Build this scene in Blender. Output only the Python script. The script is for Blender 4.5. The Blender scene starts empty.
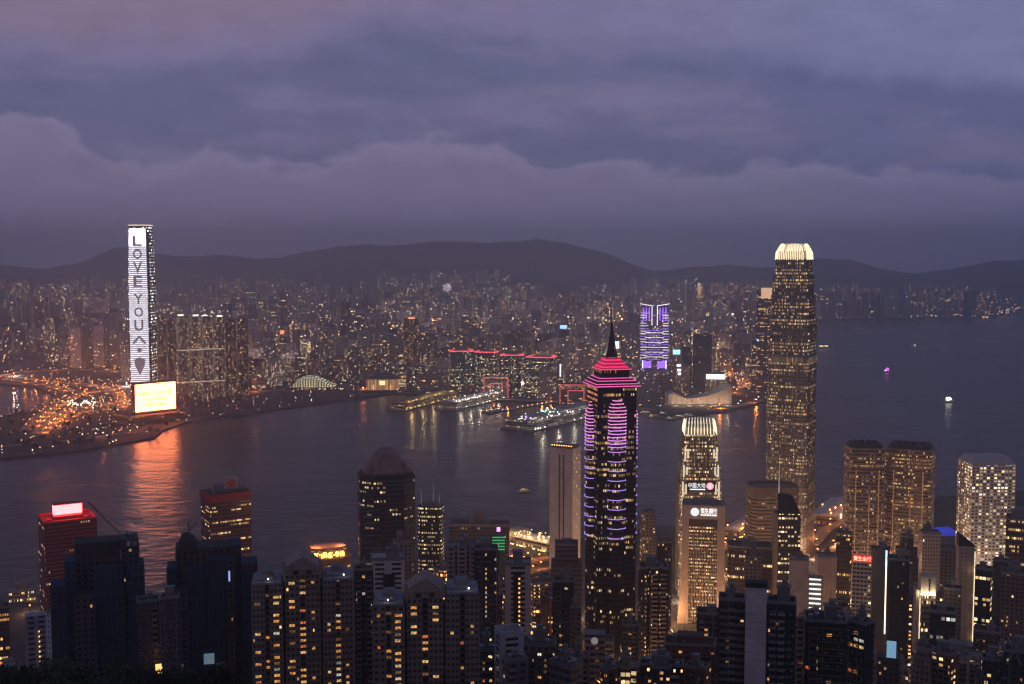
import bpy, math, random
from mathutils import Vector, Matrix, noise as mnoise
R = math.radians
rng = random.Random(7)
S = bpy.context.scene
COL = S.collection

# ------------------------------------------------------------------ camera
H, F, PITCH = 395.0, 1150.0, math.atan(86 / 1150.0)
cam_d = bpy.data.cameras.new('camera'); cam = bpy.data.objects.new('camera', cam_d); COL.objects.link(cam)
cam.location = (0, 0, H); cam.rotation_euler = (math.pi / 2 - PITCH, 0, 0)
cam_d.sensor_width = 36; cam_d.lens = 36 * F / 1024; cam_d.clip_start = 1; cam_d.clip_end = 60000
S.camera = cam
S.view_settings.view_transform = 'Standard'; S.view_settings.look = 'None'
S.view_settings.exposure = 0.12; S.view_settings.gamma = 1
S.render.engine = 'CYCLES'
cy = S.cycles
cy.use_denoising = True; cy.denoiser = 'OPENIMAGEDENOISE'
cy.max_bounces = 6; cy.diffuse_bounces = 2; cy.glossy_bounces = 3; cy.volume_bounces = 4; cy.transmission_bounces = 2
cy.sample_clamp_indirect = 4; cy.caustics_reflective = False; cy.caustics_refractive = False
cy.use_adaptive_sampling = False
cy.filter_width = 1.3 if hasattr(cy, 'filter_width') else 1.5

def lin(r, g, b):
    f = lambda c: (c / 255 / 12.92) if c / 255 <= 0.04045 else ((c / 255 + 0.055) / 1.055) ** 2.4
    return (f(r), f(g), f(b))

# ------------------------------------------------------------------ node helper
class NT:
    def __init__(s, nt): s.nt = nt; s.n = nt.nodes; s.l = nt.links
    def new(s, t, **kw):
        n = s.n.new(t)
        for k, v in kw.items(): setattr(n, k, v)
        return n
    def put(s, sock, v):
        if hasattr(v, 'is_linked') or isinstance(v, bpy.types.NodeSocket): s.l.new(v, sock)
        elif isinstance(v, (tuple, list)) and sock.type == 'RGBA' and len(v) == 3: sock.default_value = (*v, 1)
        else: sock.default_value = v
    def m(s, op, a, b=None, c=None, clamp=False):
        n = s.new('ShaderNodeMath', operation=op, use_clamp=clamp)
        s.put(n.inputs[0], a)
        if b is not None: s.put(n.inputs[1], b)
        if c is not None: s.put(n.inputs[2], c)
        return n.outputs[0]
    def mix(s, f, a, b, blend='MIX'):
        n = s.new('ShaderNodeMix', data_type='RGBA', blend_type=blend)
        s.put(n.inputs[0], f); s.put(n.inputs[6], a); s.put(n.inputs[7], b)
        return n.outputs[2]
    def step(s, x, a, b):
        n = s.new('ShaderNodeMapRange', interpolation_type='SMOOTHSTEP')
        s.put(n.inputs[0], x); s.put(n.inputs[1], a); s.put(n.inputs[2], b)
        return n.outputs[0]
    def comb(s, x, y, z=0.0):
        n = s.new('ShaderNodeCombineXYZ')
        for i, v in enumerate((x, y, z)): s.put(n.inputs[i], v)
        return n.outputs[0]
    def noise(s, v, scale, detail=4, rough=.55):
        n = s.new('ShaderNodeTexNoise'); s.put(n.inputs['Vector'], v)
        n.inputs['Scale'].default_value = scale; n.inputs['Detail'].default_value = detail; n.inputs['Roughness'].default_value = rough
        return n.outputs[0]
    def curve(s, x, pts, x0, x1, y0, y1):
        """piecewise curve through pts, x in x0..x1 and y in y0..y1"""
        f = s.new('ShaderNodeFloatCurve'); c = f.mapping.curves[0]
        q = [((px - x0) / (x1 - x0), (py - y0) / (y1 - y0)) for px, py in pts]
        while len(c.points) < len(q): c.points.new(.5, .5)
        for p, (a, b) in zip(c.points, q): p.location = (a, b)
        f.mapping.update()
        s.put(f.inputs[0], 1.0)
        mr = s.new('ShaderNodeMapRange'); s.put(mr.inputs[0], x); s.put(mr.inputs[1], x0); s.put(mr.inputs[2], x1)
        s.l.new(mr.outputs[0], f.inputs[1])
        return s.m('MULTIPLY_ADD', f.outputs[0], y1 - y0, y0)

# ------------------------------------------------------------------ world: dusk sky, cloud banks
w = bpy.data.worlds.new('World'); S.world = w; w.use_nodes = True
T = NT(w.node_tree); T.n.clear()
SUN_EL, SUN_AZ = R(1.5), R(-115)          # the sun has just gone, behind the camera's left shoulder
tc = T.new('ShaderNodeTexCoord'); sep = T.new('ShaderNodeSeparateXYZ'); T.l.new(tc.outputs['Generated'], sep.inputs[0])
az = T.m('ARCTAN2', sep.outputs[0], sep.outputs[1]); el = T.m('ARCSINE', sep.outputs[2])
u = T.m('MULTIPLY', az, 1150.0); e = T.m('MULTIPLY', el, 1150.0)
vec = T.comb(T.m('MULTIPLY', u, .01), T.m('MULTIPLY', e, .017), 3.1)
n_puff = T.noise(vec, 2.1, 7, .58); n_big = T.noise(vec, .42, 4, .5); n_soft = T.noise(T.comb(T.m('MULTIPLY', u, .004), T.m('MULTIPLY', e, .02), 9.0), 1.2, 5, .55)
n_fine = T.noise(vec, 4.5, 5, .6)
cB, cM, cP, cT = lin(93, 94, 123), lin(116, 108, 137), lin(124, 108, 128), lin(112, 116, 149)
cL, cH = lin(122, 110, 138), lin(120, 112, 140)
right = T.step(u, -150.0, 620.0)
deck = T.mix(right, cB, lin(89, 92, 128))
# wispy mauve streaks inside the dark gap
streak = T.m('MULTIPLY', T.step(n_soft, .47, .68), T.step(n_big, .3, .55))
col = T.mix(T.m('MULTIPLY', streak, .75), deck, cM)
# upper layer, lighter, with a ragged lower edge
edge2 = T.curve(u, [(-620, 150), (-420, 182), (-260, 178), (-120, 210), (0, 200), (130, 190), (260, 178), (350, 160), (450, 148), (620, 138)], -620, 620, 60, 260)
d2 = T.m('ADD', T.m('SUBTRACT', e, edge2), T.m('ADD', T.m('MULTIPLY', T.m('SUBTRACT', n_puff, .5), 34.0), T.m('MULTIPLY', T.m('SUBTRACT', n_fine, .5), 16.0)))
up = T.mix(right, cM, cT)
upc = T.mix(T.m('MULTIPLY', T.step(n_big, .35, .65), .5), up, T.mix(right, lin(112, 104, 134), lin(106, 109, 143)))
col = T.mix(T.step(d2, -8.0, 26.0), col, upc)
# pink cloud in the top left
d3 = T.m('ADD', T.m('SUBTRACT', e, T.curve(u, [(-620, 182), (-400, 190), (-280, 200), (-130, 232), (0, 246), (150, 252), (400, 262), (620, 270)], -620, 620, 160, 280)), T.m('MULTIPLY', T.m('SUBTRACT', n_puff, .5), 46.0))
col = T.mix(T.m('MULTIPLY', T.step(d3, -12.0, 30.0), .9), col, cP)
# mid band of pale cloud
dm = T.m('ABSOLUTE', T.m('SUBTRACT', e, T.curve(u, [(-620, 110), (-300, 118), (-180, 132), (-60, 128), (60, 142), (180, 150), (300, 130), (620, 90)], -620, 620, 60, 260)))
msk = T.m('MULTIPLY', T.step(dm, 30.0, 6.0), T.step(T.m('ADD', n_puff, T.m('MULTIPLY', n_big, .6)), .72, .9))
col = T.mix(T.m('MULTIPLY', T.m('MULTIPLY', msk, .6), T.step(T.m('ABSOLUTE', T.m('SUBTRACT', u, 20.0)), 330.0, 180.0)), col, T.mix(right, cM, lin(112, 108, 139)))
# low cumulus bank
edge1 = T.curve(u, [(-620, 118), (-480, 136), (-420, 122), (-380, 92), (-320, 92), (-285, 108), (-262, 94), (-205, 92), (-170, 104), (-120, 116), (-20, 110), (40, 92), (90, 100), (140, 88), (200, 86), (300, 95), (340, 84), (400, 80), (500, 68), (620, 62)], -620, 620, 20, 160)
d1 = T.m('ADD', T.m('SUBTRACT', edge1, e), T.m('ADD', T.m('MULTIPLY', T.m('SUBTRACT', n_puff, .5), 50.0), T.m('MULTIPLY', T.m('SUBTRACT', n_fine, .5), 22.0)))
low = T.mix(T.step(e, 90.0, 5.0), T.mix(right, lin(118, 109, 135), lin(110, 107, 137)), T.mix(right, cH, lin(112, 110, 144)))
low = T.mix(T.m('MULTIPLY', T.step(n_soft, .42, .62), .35), low, T.mix(right, cL, lin(102, 100, 130)))
low = T.mix(T.m('MULTIPLY', T.step(d1, 26.0, 2.0), .6), low, T.mix(right, lin(132, 121, 148), lin(122, 118, 150)))
col = T.mix(T.step(d1, -2.0, 10.0), col, low)
# overhead: an even blue-grey ceiling
col = T.mix(T.step(e, 262.0, 420.0), col, lin(46, 65, 92))
col = T.mix(T.m('MULTIPLY', T.step(sep.outputs[1], .35, -.4), .8), col, lin(74, 69, 78))
col = T.mix(T.step(e, -5.0, -200.0), col, lin(130, 124, 156))
sky = T.new('ShaderNodeTexSky'); sky.sky_type = 'NISHITA'; sky.sun_disc = False
sky.sun_elevation = SUN_EL; sky.sun_rotation = SUN_AZ; sky.altitude = 400
tex = T.m('MULTIPLY_ADD', T.noise(T.comb(T.m('MULTIPLY', u, .012), T.m('MULTIPLY', e, .032), 5.0), 1.6, 8, .62), .42, .79)
col = T.mix(1.0, col, T.comb(tex, tex, tex), 'MULTIPLY')
tot = T.mix(1.0, T.mix(1.0, col, (11.0, 11.3, 12.2), 'MULTIPLY'), T.mix(1.0, sky.outputs[0], (.02, .02, .02), 'MULTIPLY'), 'ADD')
bg = T.new('ShaderNodeBackground'); T.put(bg.inputs[0], tot); bg.inputs[1].default_value = 0.10
wo = T.new('ShaderNodeOutputWorld'); T.l.new(bg.outputs[0], wo.inputs[0])
w.cycles.sampling_method = 'MANUAL'; w.cycles.sample_map_resolution = 512

sd = bpy.data.lights.new('sun', 'SUN'); sd.energy = 0.06; sd.angle = R(25); sd.color = (1, .8, .86)
so = bpy.data.objects.new('sun', sd); COL.objects.link(so)
so.rotation_euler = (R(90) - R(12), 0, math.pi - SUN_AZ)      # afterglow from behind the left shoulder

# ------------------------------------------------------------------ pixel geometry (turns a spot of the view into a place in the world)
CP, SP = math.cos(PITCH), math.sin(PITCH)
def at(px, py, Y):
    v = 342 - py; dy = F * CP + v * SP; dz = -F * SP + v * CP; t = Y / dy
    return Vector(((px - 512) * t, Y, H + dz * t))
def ground(px, py, z=4.0):
    v = 342 - py; dy = F * CP + v * SP; dz = -F * SP + v * CP; t = (z - H) / dz
    return Vector(((px - 512) * t, dy * t, z))
def pix(x, y, z):
    d = Vector((x, y, z - H)); fz = d.y * CP - d.z * SP; up_ = d.y * SP + d.z * CP
    return 512 + F * d.x / fz, 342 - F * up_ / fz
def lerp_tab(x, tab):
    if x <= tab[0][0]: return tab[0][1]
    for (a, b), (c, d) in zip(tab, tab[1:]):
        if x <= c: return b + (d - b) * (x - a) / (c - a)
    return tab[-1][1]
def sstep(a, b, x):
    t = max(0, min(1, (x - a) / (b - a))); return t * t * (3 - 2 * t)
PROF = [(0, 386), (40, 368), (100, 335), (200, 292), (300, 250), (400, 208), (500, 160), (600, 118), (750, 82), (900, 52), (1000, 34), (1150, 12), (1300, 5), (9000, 5)]
def tz(x, y):
    r = math.hypot(x, y)
    z = lerp_tab(r, PROF) + 22 * math.exp(-((x + 95) / 110) ** 2) * sstep(180, 300, r) * (1 - sstep(380, 520, r))
    if r < 900: z += 5 * mnoise.noise(Vector((x / 70, y / 70, 0))) * (1 - sstep(600, 900, r))
    return z

# ------------------------------------------------------------------ materials
def M(name): 
    m = bpy.data.materials.new(name); m.use_nodes = True; return m, NT(m.node_tree), m.node_tree.nodes['Principled BSDF']
MATS = {}
def pm(name, c, rough=.75, var=.25, scale=.25, metal=0.0):
    if name in MATS: return MATS[name]
    m, t, b = M(name)
    g = t.new('ShaderNodeTexCoord')
    n = t.noise(g.outputs['Object'], scale, 5, .6)
    k = t.new('ShaderNodeMapRange'); t.put(k.inputs[0], n); k.inputs[1].default_value = .25; k.inputs[2].default_value = .75
    k.inputs[3].default_value = 1 - var; k.inputs[4].default_value = 1 + var
    t.put(b.inputs['Base Color'], t.mix(1.0, c, t.comb(k.outputs[0], k.outputs[0], k.outputs[0]), 'MULTIPLY'))
    b.inputs['Roughness'].default_value = rough; b.inputs['Metallic'].default_value = metal
    MATS[name] = m; return m
def em(name, c, st, sample=False):
    if name in MATS: return MATS[name]
    m, t, b = M(name)
    b.inputs['Base Color'].default_value = (*[min(.8, x * .5 + .05) for x in c], 1); b.inputs['Roughness'].default_value = .4
    b.inputs['Emission Color'].default_value = (*c, 1); b.inputs['Emission Strength'].default_value = st
    m.cycles.emission_sampling = 'AUTO' if sample else 'NONE'
    MATS[name] = m; return m

def facade_material():
    """window grid in metres: the size, share of lit rooms and colours come from face attributes"""
    m, t, b = M('facade')
    uv = t.new('ShaderNodeUVMap'); s = t.new('ShaderNodeSeparateXYZ'); t.l.new(uv.outputs[0], s.inputs[0])
    def attr(n):
        a = t.new('ShaderNodeAttribute', attribute_name=n); q = t.new('ShaderNodeSeparateXYZ'); t.l.new(a.outputs['Vector'], q.inputs[0]); return q.outputs, a.outputs['Vector']
    (bay, flr, lit), _ = attr('fa'); (seed, coh, st), _ = attr('fb'); (ww, wh, warm), _ = attr('fc')
    _, wc = attr('wc'); _, gc = attr('gc')
    cu = t.m('DIVIDE', s.outputs[0], bay); cv = t.m('DIVIDE', s.outputs[1], flr)
    iu = t.m('FLOOR', cu); iv = t.m('FLOOR', cv)
    au = t.m('ABSOLUTE', t.m('SUBTRACT', t.m('SUBTRACT', cu, iu), .5)); av = t.m('ABSOLUTE', t.m('SUBTRACT', t.m('SUBTRACT', cv, iv), .5))
    mask = t.m('MULTIPLY', t.m('LESS_THAN', au, t.m('MULTIPLY', ww, .5)), t.m('LESS_THAN', av, t.m('MULTIPLY', wh, .5)))
    def wn(x, y, z):
        q = t.new('ShaderNodeTexWhiteNoise', noise_dimensions='3D'); t.put(q.inputs['Vector'], t.comb(x, y, z)); return q.outputs
    a1 = wn(iu, iv, seed); a2 = wn(t.m('FLOOR', t.m('MULTIPLY', iu, .19)), iv, t.m('ADD', seed, 3.3)); a3 = wn(iv, seed, 1.7)
    cs = t.new('ShaderNodeSeparateColor'); t.l.new(a1[1], cs.inputs[0])
    c2 = t.new('ShaderNodeSeparateColor'); t.l.new(a2[1], c2.inputs[0])
    # homes: rooms at random with some dark columns; offices: stretches of a floor
    colm = wn(iu, 5.5, seed)[0]
    v = t.m('ADD', t.m('MULTIPLY', a1[0], t.m('SUBTRACT', 1.0, coh)), t.m('MULTIPLY', a2[0], coh))
    res_l = t.m('MULTIPLY', lit, t.m('MULTIPLY_ADD', colm, 1.5, .25)); off_l = t.m('MULTIPLY', lit, t.m('MULTIPLY_ADD', t.m('POWER', a3[0], 2.0), 2.6, .15))
    thr = t.m('ADD', t.m('MULTIPLY', res_l, t.m('SUBTRACT', 1.0, coh)), t.m('MULTIPLY', off_l, coh))
    on = t.m('LESS_THAN', v, thr)
    drop = t.m('GREATER_THAN', a1[0], t.m('MULTIPLY', coh, .22))
    on = t.m('MULTIPLY', t.m('MULTIPLY', on, drop), mask)
    r = t.new('ShaderNodeValToRGB'); r.color_ramp.interpolation = 'LINEAR'
    el_ = r.color_ramp.elements; el_[0].position = 0; el_[0].color = (.75, .86, 1, 1); el_[1].position = 1; el_[1].color = (1, .2, .04, 1)
    for p, c in ((.15, (1, .9, .68)), (.38, (1, .70, .34)), (.62, (1, .54, .19)), (.85, (1, .38, .10))):
        q = el_.new(p); q.color = (*c, 1)
    hue = t.m('ADD', t.m('ADD', warm, .06), t.m('MULTIPLY', t.m('SUBTRACT', t.m('ADD', t.m('MULTIPLY', cs.outputs[0], .6), t.m('MULTIPLY', c2.outputs[0], .4)), .5), .62), clamp=True)
    t.put(r.inputs[0], hue)
    # the room inside is brighter by its lamp than at its edges
    inside = t.m('SUBTRACT', 1.25, t.m('MULTIPLY', av, 1.3))
    part = t.m('LESS_THAN', t.m('ABSOLUTE', t.m('SUBTRACT', t.m('SUBTRACT', cu, iu), t.m('MULTIPLY_ADD', cs.outputs[2], .3, .35))), t.m('MULTIPLY', ww, t.m('MULTIPLY_ADD', c2.outputs[1], .35, .22)))
    part = t.m('MAXIMUM', part, t.m('GREATER_THAN', seed, 1000.0))
    curt = t.noise(t.comb(t.m('MULTIPLY', s.outputs[0], 2.3), t.m('MULTIPLY', s.outputs[1], 1.1), seed), 1.0, 2, .5)
    es = t.m('MULTIPLY', t.m('MULTIPLY', t.m('MULTIPLY', on, part), t.m('MULTIPLY', inside, t.m('MULTIPLY_ADD', curt, 1.4, .3))), t.m('MULTIPLY', st, t.m('MULTIPLY_ADD', t.m('POWER', cs.outputs[1], 4.0), 1.0, .17)))
    g = t.new('ShaderNodeNewGeometry'); ns = t.noise(g.outputs['Position'], .09, 6, .65)
    dirt = t.m('MULTIPLY_ADD', ns, .9, .55)
    fine = t.m('MULTIPLY_ADD', a1[0], .5, .75)
    wall = t.mix(1.0, wc, t.comb(dirt, dirt, dirt), 'MULTIPLY'); glass = t.mix(1.0, gc, t.comb(fine, fine, fine), 'MULTIPLY')
    t.put(b.inputs['Base Color'], t.mix(mask, wall, glass))
    t.put(b.inputs['Roughness'], t.m('MULTIPLY_ADD', mask, -.6, .82))
    t.put(b.inputs['Emission Color'], r.outputs[0]); t.put(b.inputs['Emission Strength'], es)
    m.cycles.emission_sampling = 'NONE'
    return m
FAC = facade_material()

# ------------------------------------------------------------------ mesh building
ST0 = dict(bay=3.2, flr=3.1, lit=.12, seed=0, coh=0.0, st=1.6, ww=.55, wh=.5, warm=.62, wc=(.3, .27, .27), gc=(.03, .035, .05))
def sty(**k):
    d = dict(ST0); d.update(k); return d
PLAIN = lambda c: sty(wc=c, gc=c, ww=0.0, wh=0.0, lit=0.0)
class MB:
    def __init__(s): s.v = []; s.f = []; s.uv = []; s.st = []; s.mi = []
    def quad(s, pts, uvs, st, mi=0):
        b = len(s.v); s.v += [tuple(p) for p in pts]; s.f.append(tuple(range(b, b + len(pts)))); s.uv += uvs; s.st.append(st); s.mi.append(mi)
    def rings(s, rings, st, cap=True, capst=None, mi=0):
        """rings: [(polygon, z)] bottom to top; vertical ones carry windows"""
        u0 = 1000 + s_seed(len(s.v)) * 1.0
        n = len(rings[0][0])
        lens = [(Vector(rings[0][0][(i + 1) % n]) - Vector(rings[0][0][i])).length for i in range(n)]
        bay = st['bay']; u = [0]
        for L in lens: u.append(u[-1] + max(1, round(L / bay)) * bay)
        off = math.floor(u0 / bay) * bay
        for (p, z), (q, y) in zip(rings, rings[1:]):
            flat = abs(y - z) < 1e-6
            for i in range(n):
                j = (i + 1) % n
                s.quad([(*p[i], z), (*p[j], z), (*q[j], y), (*q[i], y)],
                       [(off + u[i], z), (off + u[i + 1], z), (off + u[i + 1], y), (off + u[i], y)], PLAIN(st['wc']) if flat else st, mi)
        if cap:
            p, z = rings[-1]
            s.quad([(*a, z) for a in p], [(a[0], a[1]) for a in p], capst or PLAIN(tuple(c * .8 for c in st['wc'])), mi)
    def prism(s, poly, z0, z1, st, cap=True, top=1.0, mi=0):
        s.rings([(poly, z0), ([(a * top, b * top) for a, b in poly], z1)], st, cap, None, mi)
    def relief(s, poly, z0, z1, st, out=.3):
        f = st['flr']; sh = f * (1 - st['wh']); o = offset(poly, out); r = []
        k = math.ceil(z0 / f); r.append((o, z0)); z = k * f
        while z + sh / 2 < z1 - f:
            if z + sh / 2 > z0 + .2:
                r += [(o, z + sh / 2), (poly, z + sh / 2), (poly, z + f - sh / 2), (o, z + f - sh / 2)]
            z += f
        r.append((o, z1))
        s.rings(r, st)
    def box(s, c, d, st, rot=0, mi=0):
        x, y, z = c; a, b, h = d[0] / 2, d[1] / 2, d[2] / 2
        cs, sn = math.cos(rot), math.sin(rot)
        p = [(x + i * cs - j * sn, y + i * sn + j * cs) for i, j in ((-a, -b), (a, -b), (a, b), (-a, b))]
        s.rings([(p, z - h), (p, z + h)], st, mi=mi)
        s.quad([(*q, z - h) for q in reversed(p)], [(0, 0)] * 4, PLAIN(st['wc']), mi)
    def bar(s, a, b, r, st, n=4, mi=0, r2=None):
        a, b = Vector(a), Vector(b); d = (b - a).normalized(); k = d.orthogonal().normalized(); q = d.cross(k); r2 = r if r2 is None else r2
        A = [a + (k * math.cos(t) + q * math.sin(t)) * r for t in [2 * math.pi * i / n + .785 for i in range(n)]]
        B = [b + (k * math.cos(t) + q * math.sin(t)) * r2 for t in [2 * math.pi * i / n + .785 for i in range(n)]]
        for i in range(n):
            j = (i + 1) % n; s.quad([A[i], A[j], B[j], B[i]], [(0, 0)] * 4, st, mi)
        s.quad(list(reversed(A)), [(0, 0)] * n, st, mi); s.quad(B, [(0, 0)] * n, st, mi)
    def build(s, name, mats=None, parent=None, loc=None, rot=0):
        me = bpy.data.meshes.new(name); me.from_pydata(s.v, [], s.f)
        mats = mats or [FAC]
        mats = mats if isinstance(mats, list) else [mats]
        for m in mats: me.materials.append(m)
        if len(mats) > 1: me.polygons.foreach_set('material_index', s.mi)
        if FAC in mats:
            uvl = me.uv_layers.new(name='UVMap'); uvl.data.foreach_set('uv', [c for p in s.uv for c in p])
            for an, ks in (('fa', ('bay', 'flr', 'lit')), ('fb', ('seed', 'coh', 'st')), ('fc', ('ww', 'wh', 'warm'))):
                a = me.attributes.new(an, 'FLOAT_VECTOR', 'FACE'); a.data.foreach_set('vector', [x for st in s.st for x in (st[ks[0]], st[ks[1]], st[ks[2]])])
            for an in ('wc', 'gc'):
                a = me.attributes.new(an, 'FLOAT_VECTOR', 'FACE'); a.data.foreach_set('vector', [x for st in s.st for x in st[an][:3]])
        me.update()
        o = bpy.data.objects.new(name, me); COL.objects.link(o)
        if parent is not None: o.parent = parent
        if loc is not None: o.location = loc
        if rot: o.rotation_euler.z = rot
        return o
def s_seed(n): return (n * 7919) % 613
def offset(poly, d):
    n = len(poly); out = []
    for i in range(n):
        a, b, c = Vector(poly[i - 1]), Vector(poly[i]), Vector(poly[(i + 1) % n])
        e1 = (b - a).normalized(); e2 = (c - b).normalized(); n1 = Vector((e1.y, -e1.x)); n2 = Vector((e2.y, -e2.x))
        k = (n1 + n2); k = k / max(.3, k.length_squared / 2) if k.length > 1e-6 else n1
        out.append((b.x + k.x * d, b.y + k.y * d))
    return out
def shape(kind, w, d):
    a, b = w / 2, d / 2
    if kind == 'rect': return [(-a, -b), (a, -b), (a, b), (-a, b)]
    if kind == 'notch':
        n, t = w * .1, d * .16
        return [(-a, -b), (-n, -b), (-n, -b + t), (n, -b + t), (n, -b), (a, -b), (a, -n), (a - t, -n), (a - t, n), (a, n), (a, b), (n, b), (n, b - t), (-n, b - t), (-n, b), (-a, b), (-a, n), (-a + t, n), (-a + t, -n), (-a, -n)]
    if kind == 'notch2':
        n, t = w * .05, d * .14; q = w * .2
        f = [(-a, -b), (-q - n, -b), (-q - n, -b + t), (-q + n, -b + t), (-q + n, -b), (q - n, -b), (q - n, -b + t), (q + n, -b + t), (q + n, -b), (a, -b)]
        return f + [(a, b), (-a, b)]
    if kind == 'cross':
        k, l = a * .42, b * .42
        return [(-k, -b), (k, -b), (k, -l * 1.15), (a, -l * 1.15), (a, l * 1.15), (k, l * 1.15), (k, b), (-k, b), (-k, l * 1.15), (-a, l * 1.15), (-a, -l * 1.15), (-k, -l * 1.15)]
    if kind == 'oct':
        k, l = a * .55, b * .55
        return [(-k, -b), (k, -b), (a, -l), (a, l), (k, b), (-k, b), (-a, l), (-a, -l)]
    if kind == 'round':
        r = min(a, b) * .45; P = []
        for cx, cy_, t0 in ((a - r, -b + r, -90), (a - r, b - r, 0), (-a + r, b - r, 90), (-a + r, -b + r, 180)):
            for k in range(5): t = R(t0 + 22.5 * k); P.append((cx + r * math.cos(t), cy_ + r * math.sin(t)))
        return P
    if kind == 'circle': return [(a * math.cos(2 * math.pi * i / 20), b * math.sin(2 * math.pi * i / 20)) for i in range(20)]

def tag(o, label=None, cat=None, group=None, kind=None):
    for k, v in (('label', label), ('category', cat), ('group', group), ('kind', kind)):
        if v: o[k] = v
    return o
def empty(name, loc, rz=0, **k):
    o = bpy.data.objects.new(name, None); COL.objects.link(o); o.location = loc; o.rotation_euler.z = rz; o.empty_display_size = 1
    return tag(o, **k)
def copy_tree(o, parent=None):
    c = o.copy(); COL.objects.link(c)
    if parent is not None: c.parent = parent
    for ch in KIDS.get(o.name, []): copy_tree(ch, c)
    return c
KIDS = {}
def reg(root):
    for o in list(S.objects):
        if o.parent is not None: KIDS.setdefault(o.parent.name, [])
    def walk(o):
        KIDS[o.name] = [x for x in S.objects if x.parent == o]
        for x in KIDS[o.name]: walk(x)
    walk(root)

CONC = pm('concrete', (.26, .245, .25)); DARKM = pm('dark_metal', (.05, .05, .055), .5, .3, 1.0); WHITEP = pm('white_paint', (.62, .6, .62), .6, .12)
ROOFM = pm('roof_felt', (.17, .165, .175), .9, .4, .15); ASPH = pm('asphalt', (.055, .052, .05), .85, .35, .05); STEEL = pm('galvanised_steel', (.35, .35, .37), .45, .2, .5, .6)

# ------------------------------------------------------------------ the setting
def sheet(name, poly, z0, z1, mat, kind='structure'):
    from mathutils.geometry import tessellate_polygon
    n = len(poly); tris = tessellate_polygon([[Vector((p[0], p[1], 0)) for p in poly]])
    v = [(p[0], p[1], z1) for p in poly] + [(p[0], p[1], z0) for p in poly]
    f = []
    for t in tris:
        a, b, c = [Vector(v[i]) for i in t]
        f.append(tuple(t) if (b - a).cross(c - a).z > 0 else tuple(reversed(t)))
    f += [(i, i + n, (i + 1) % n + n, (i + 1) % n) for i in range(n)]
    me = bpy.data.meshes.new(name); me.from_pydata(v, [], f); me.materials.append(mat); me.update()
    o = bpy.data.objects.new(name, me); COL.objects.link(o); return tag(o, kind=kind)

# harbour water
m, t, b = M('harbour_water')
g = t.new('ShaderNodeNewGeometry'); mp = t.new('ShaderNodeMapping'); t.l.new(g.outputs['Position'], mp.inputs[0]); mp.inputs['Scale'].default_value = (.7, 1.0, 1)
n1 = t.noise(mp.outputs[0], .045, 3, .55); n2 = t.noise(mp.outputs[0], .013, 4, .5); n3 = t.noise(mp.outputs[0], .0022, 3, .5)
bp = t.new('ShaderNodeBump'); bp.inputs['Strength'].default_value = 1.0; bp.inputs['Distance'].default_value = 1.0
t.put(bp.inputs['Height'], t.m('ADD', t.m('MULTIPLY', n1, 1.9), t.m('MULTIPLY', n2, 3.0)))
t.l.new(bp.outputs[0], b.inputs['Normal'])
t.put(b.inputs['Base Color'], t.mix(n3, (.006, .020, .042), (.008, .024, .048)))
b.inputs['Roughness'].default_value = .22; b.inputs['IOR'].default_value = 1.333; b.inputs['Specular IOR Level'].default_value = .24
t.put(b.inputs['Roughness'], t.m('MULTIPLY_ADD', n3, .10, .23))
me = bpy.data.meshes.new('water'); me.from_pydata([(-15500, -400, 0), (15500, -400, 0), (15500, 19500, 0), (-15500, 19500, 0)], [], [(0, 1, 2, 3)]); me.materials.append(m)
tag(bpy.data.objects.new('water', me), kind='structure'); COL.objects.link(bpy.data.objects['water'])

# island hillside, down to the north shore
SHORE = [(-900, 612), (-100, 606), (40, 607), (100, 600), (260, 598), (340, 588), (430, 560), (480, 546), (560, 546), (650, 531), (740, 525), (830, 506), (940, 500), (1024, 494), (1150, 480), (2000, 480)]
ISL = pm('island_ground', (.07, .066, .06), .9, .45, .03)
def shore_Y(px): return ground(px, lerp_tab(px, SHORE), 0).y
me = bpy.data.meshes.new('island_ground'); vs = []; fs = []; NC, NR = 150, 70
for i in range(NC + 1):
    a = R(-72 + 144 * i / NC); px = 512 + F * math.tan(a); yr = min(shore_Y(px), 1900) / math.cos(a); yr = min(yr, 2600)
    for j in range(NR + 1):
        r = 4 + (yr - 4) * (j / NR) ** 1.3; x, y = r * math.sin(a), r * math.cos(a); vs.append((x, y, tz(x, y)))
    vs.append((yr * math.sin(a), yr * math.cos(a), -3.5))
for i in range(NC):
    for j in range(NR + 1):
        p = i * (NR + 2) + j; q = p + NR + 2; fs.append((p, q, q + 1, p + 1))
me.from_pydata(vs, [], fs); me.materials.append(ISL)
for p in me.polygons: p.use_smooth = True
o = bpy.data.objects.new('island_ground', me); COL.objects.link(o); tag(o, kind='structure')

# Kowloon shore
KOW = [(-300, 466), (0, 458), (60, 452), (110, 445), (155, 437), (163, 430), (185, 422), (210, 418), (240, 414), (270, 410), (305, 405), (340, 400), (372, 396), (398, 393), (440, 396),
       (500, 399), (548, 402), (590, 405), (640, 411), (668, 415), (700, 414), (722, 411), (745, 407), (768, 400), (800, 392), (806, 382), (770, 373), (738, 366), (745, 360), (768, 355), (806, 350), (816, 330), (822, 320),
       (880, 319), (980, 317), (1024, 313), (1100, 308), (1300, 305)]
kp = [ground(*p)[:2] for p in KOW] + [(15400, 19400), (-15400, 19400), (-15400, ground(0, 380).y)] + [ground(*p)[:2] for p in ((-300, 380), (0, 384), (32, 386), (52, 393), (55, 402), (36, 410), (0, 416), (-300, 420))] + [(-6000, ground(0, 425).y)]
KG = pm('kowloon_ground', (.075, .068, .062), .9, .5, .01)
sheet('kowloon_ground', kp, -3.5, 4.0, KG)
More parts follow.
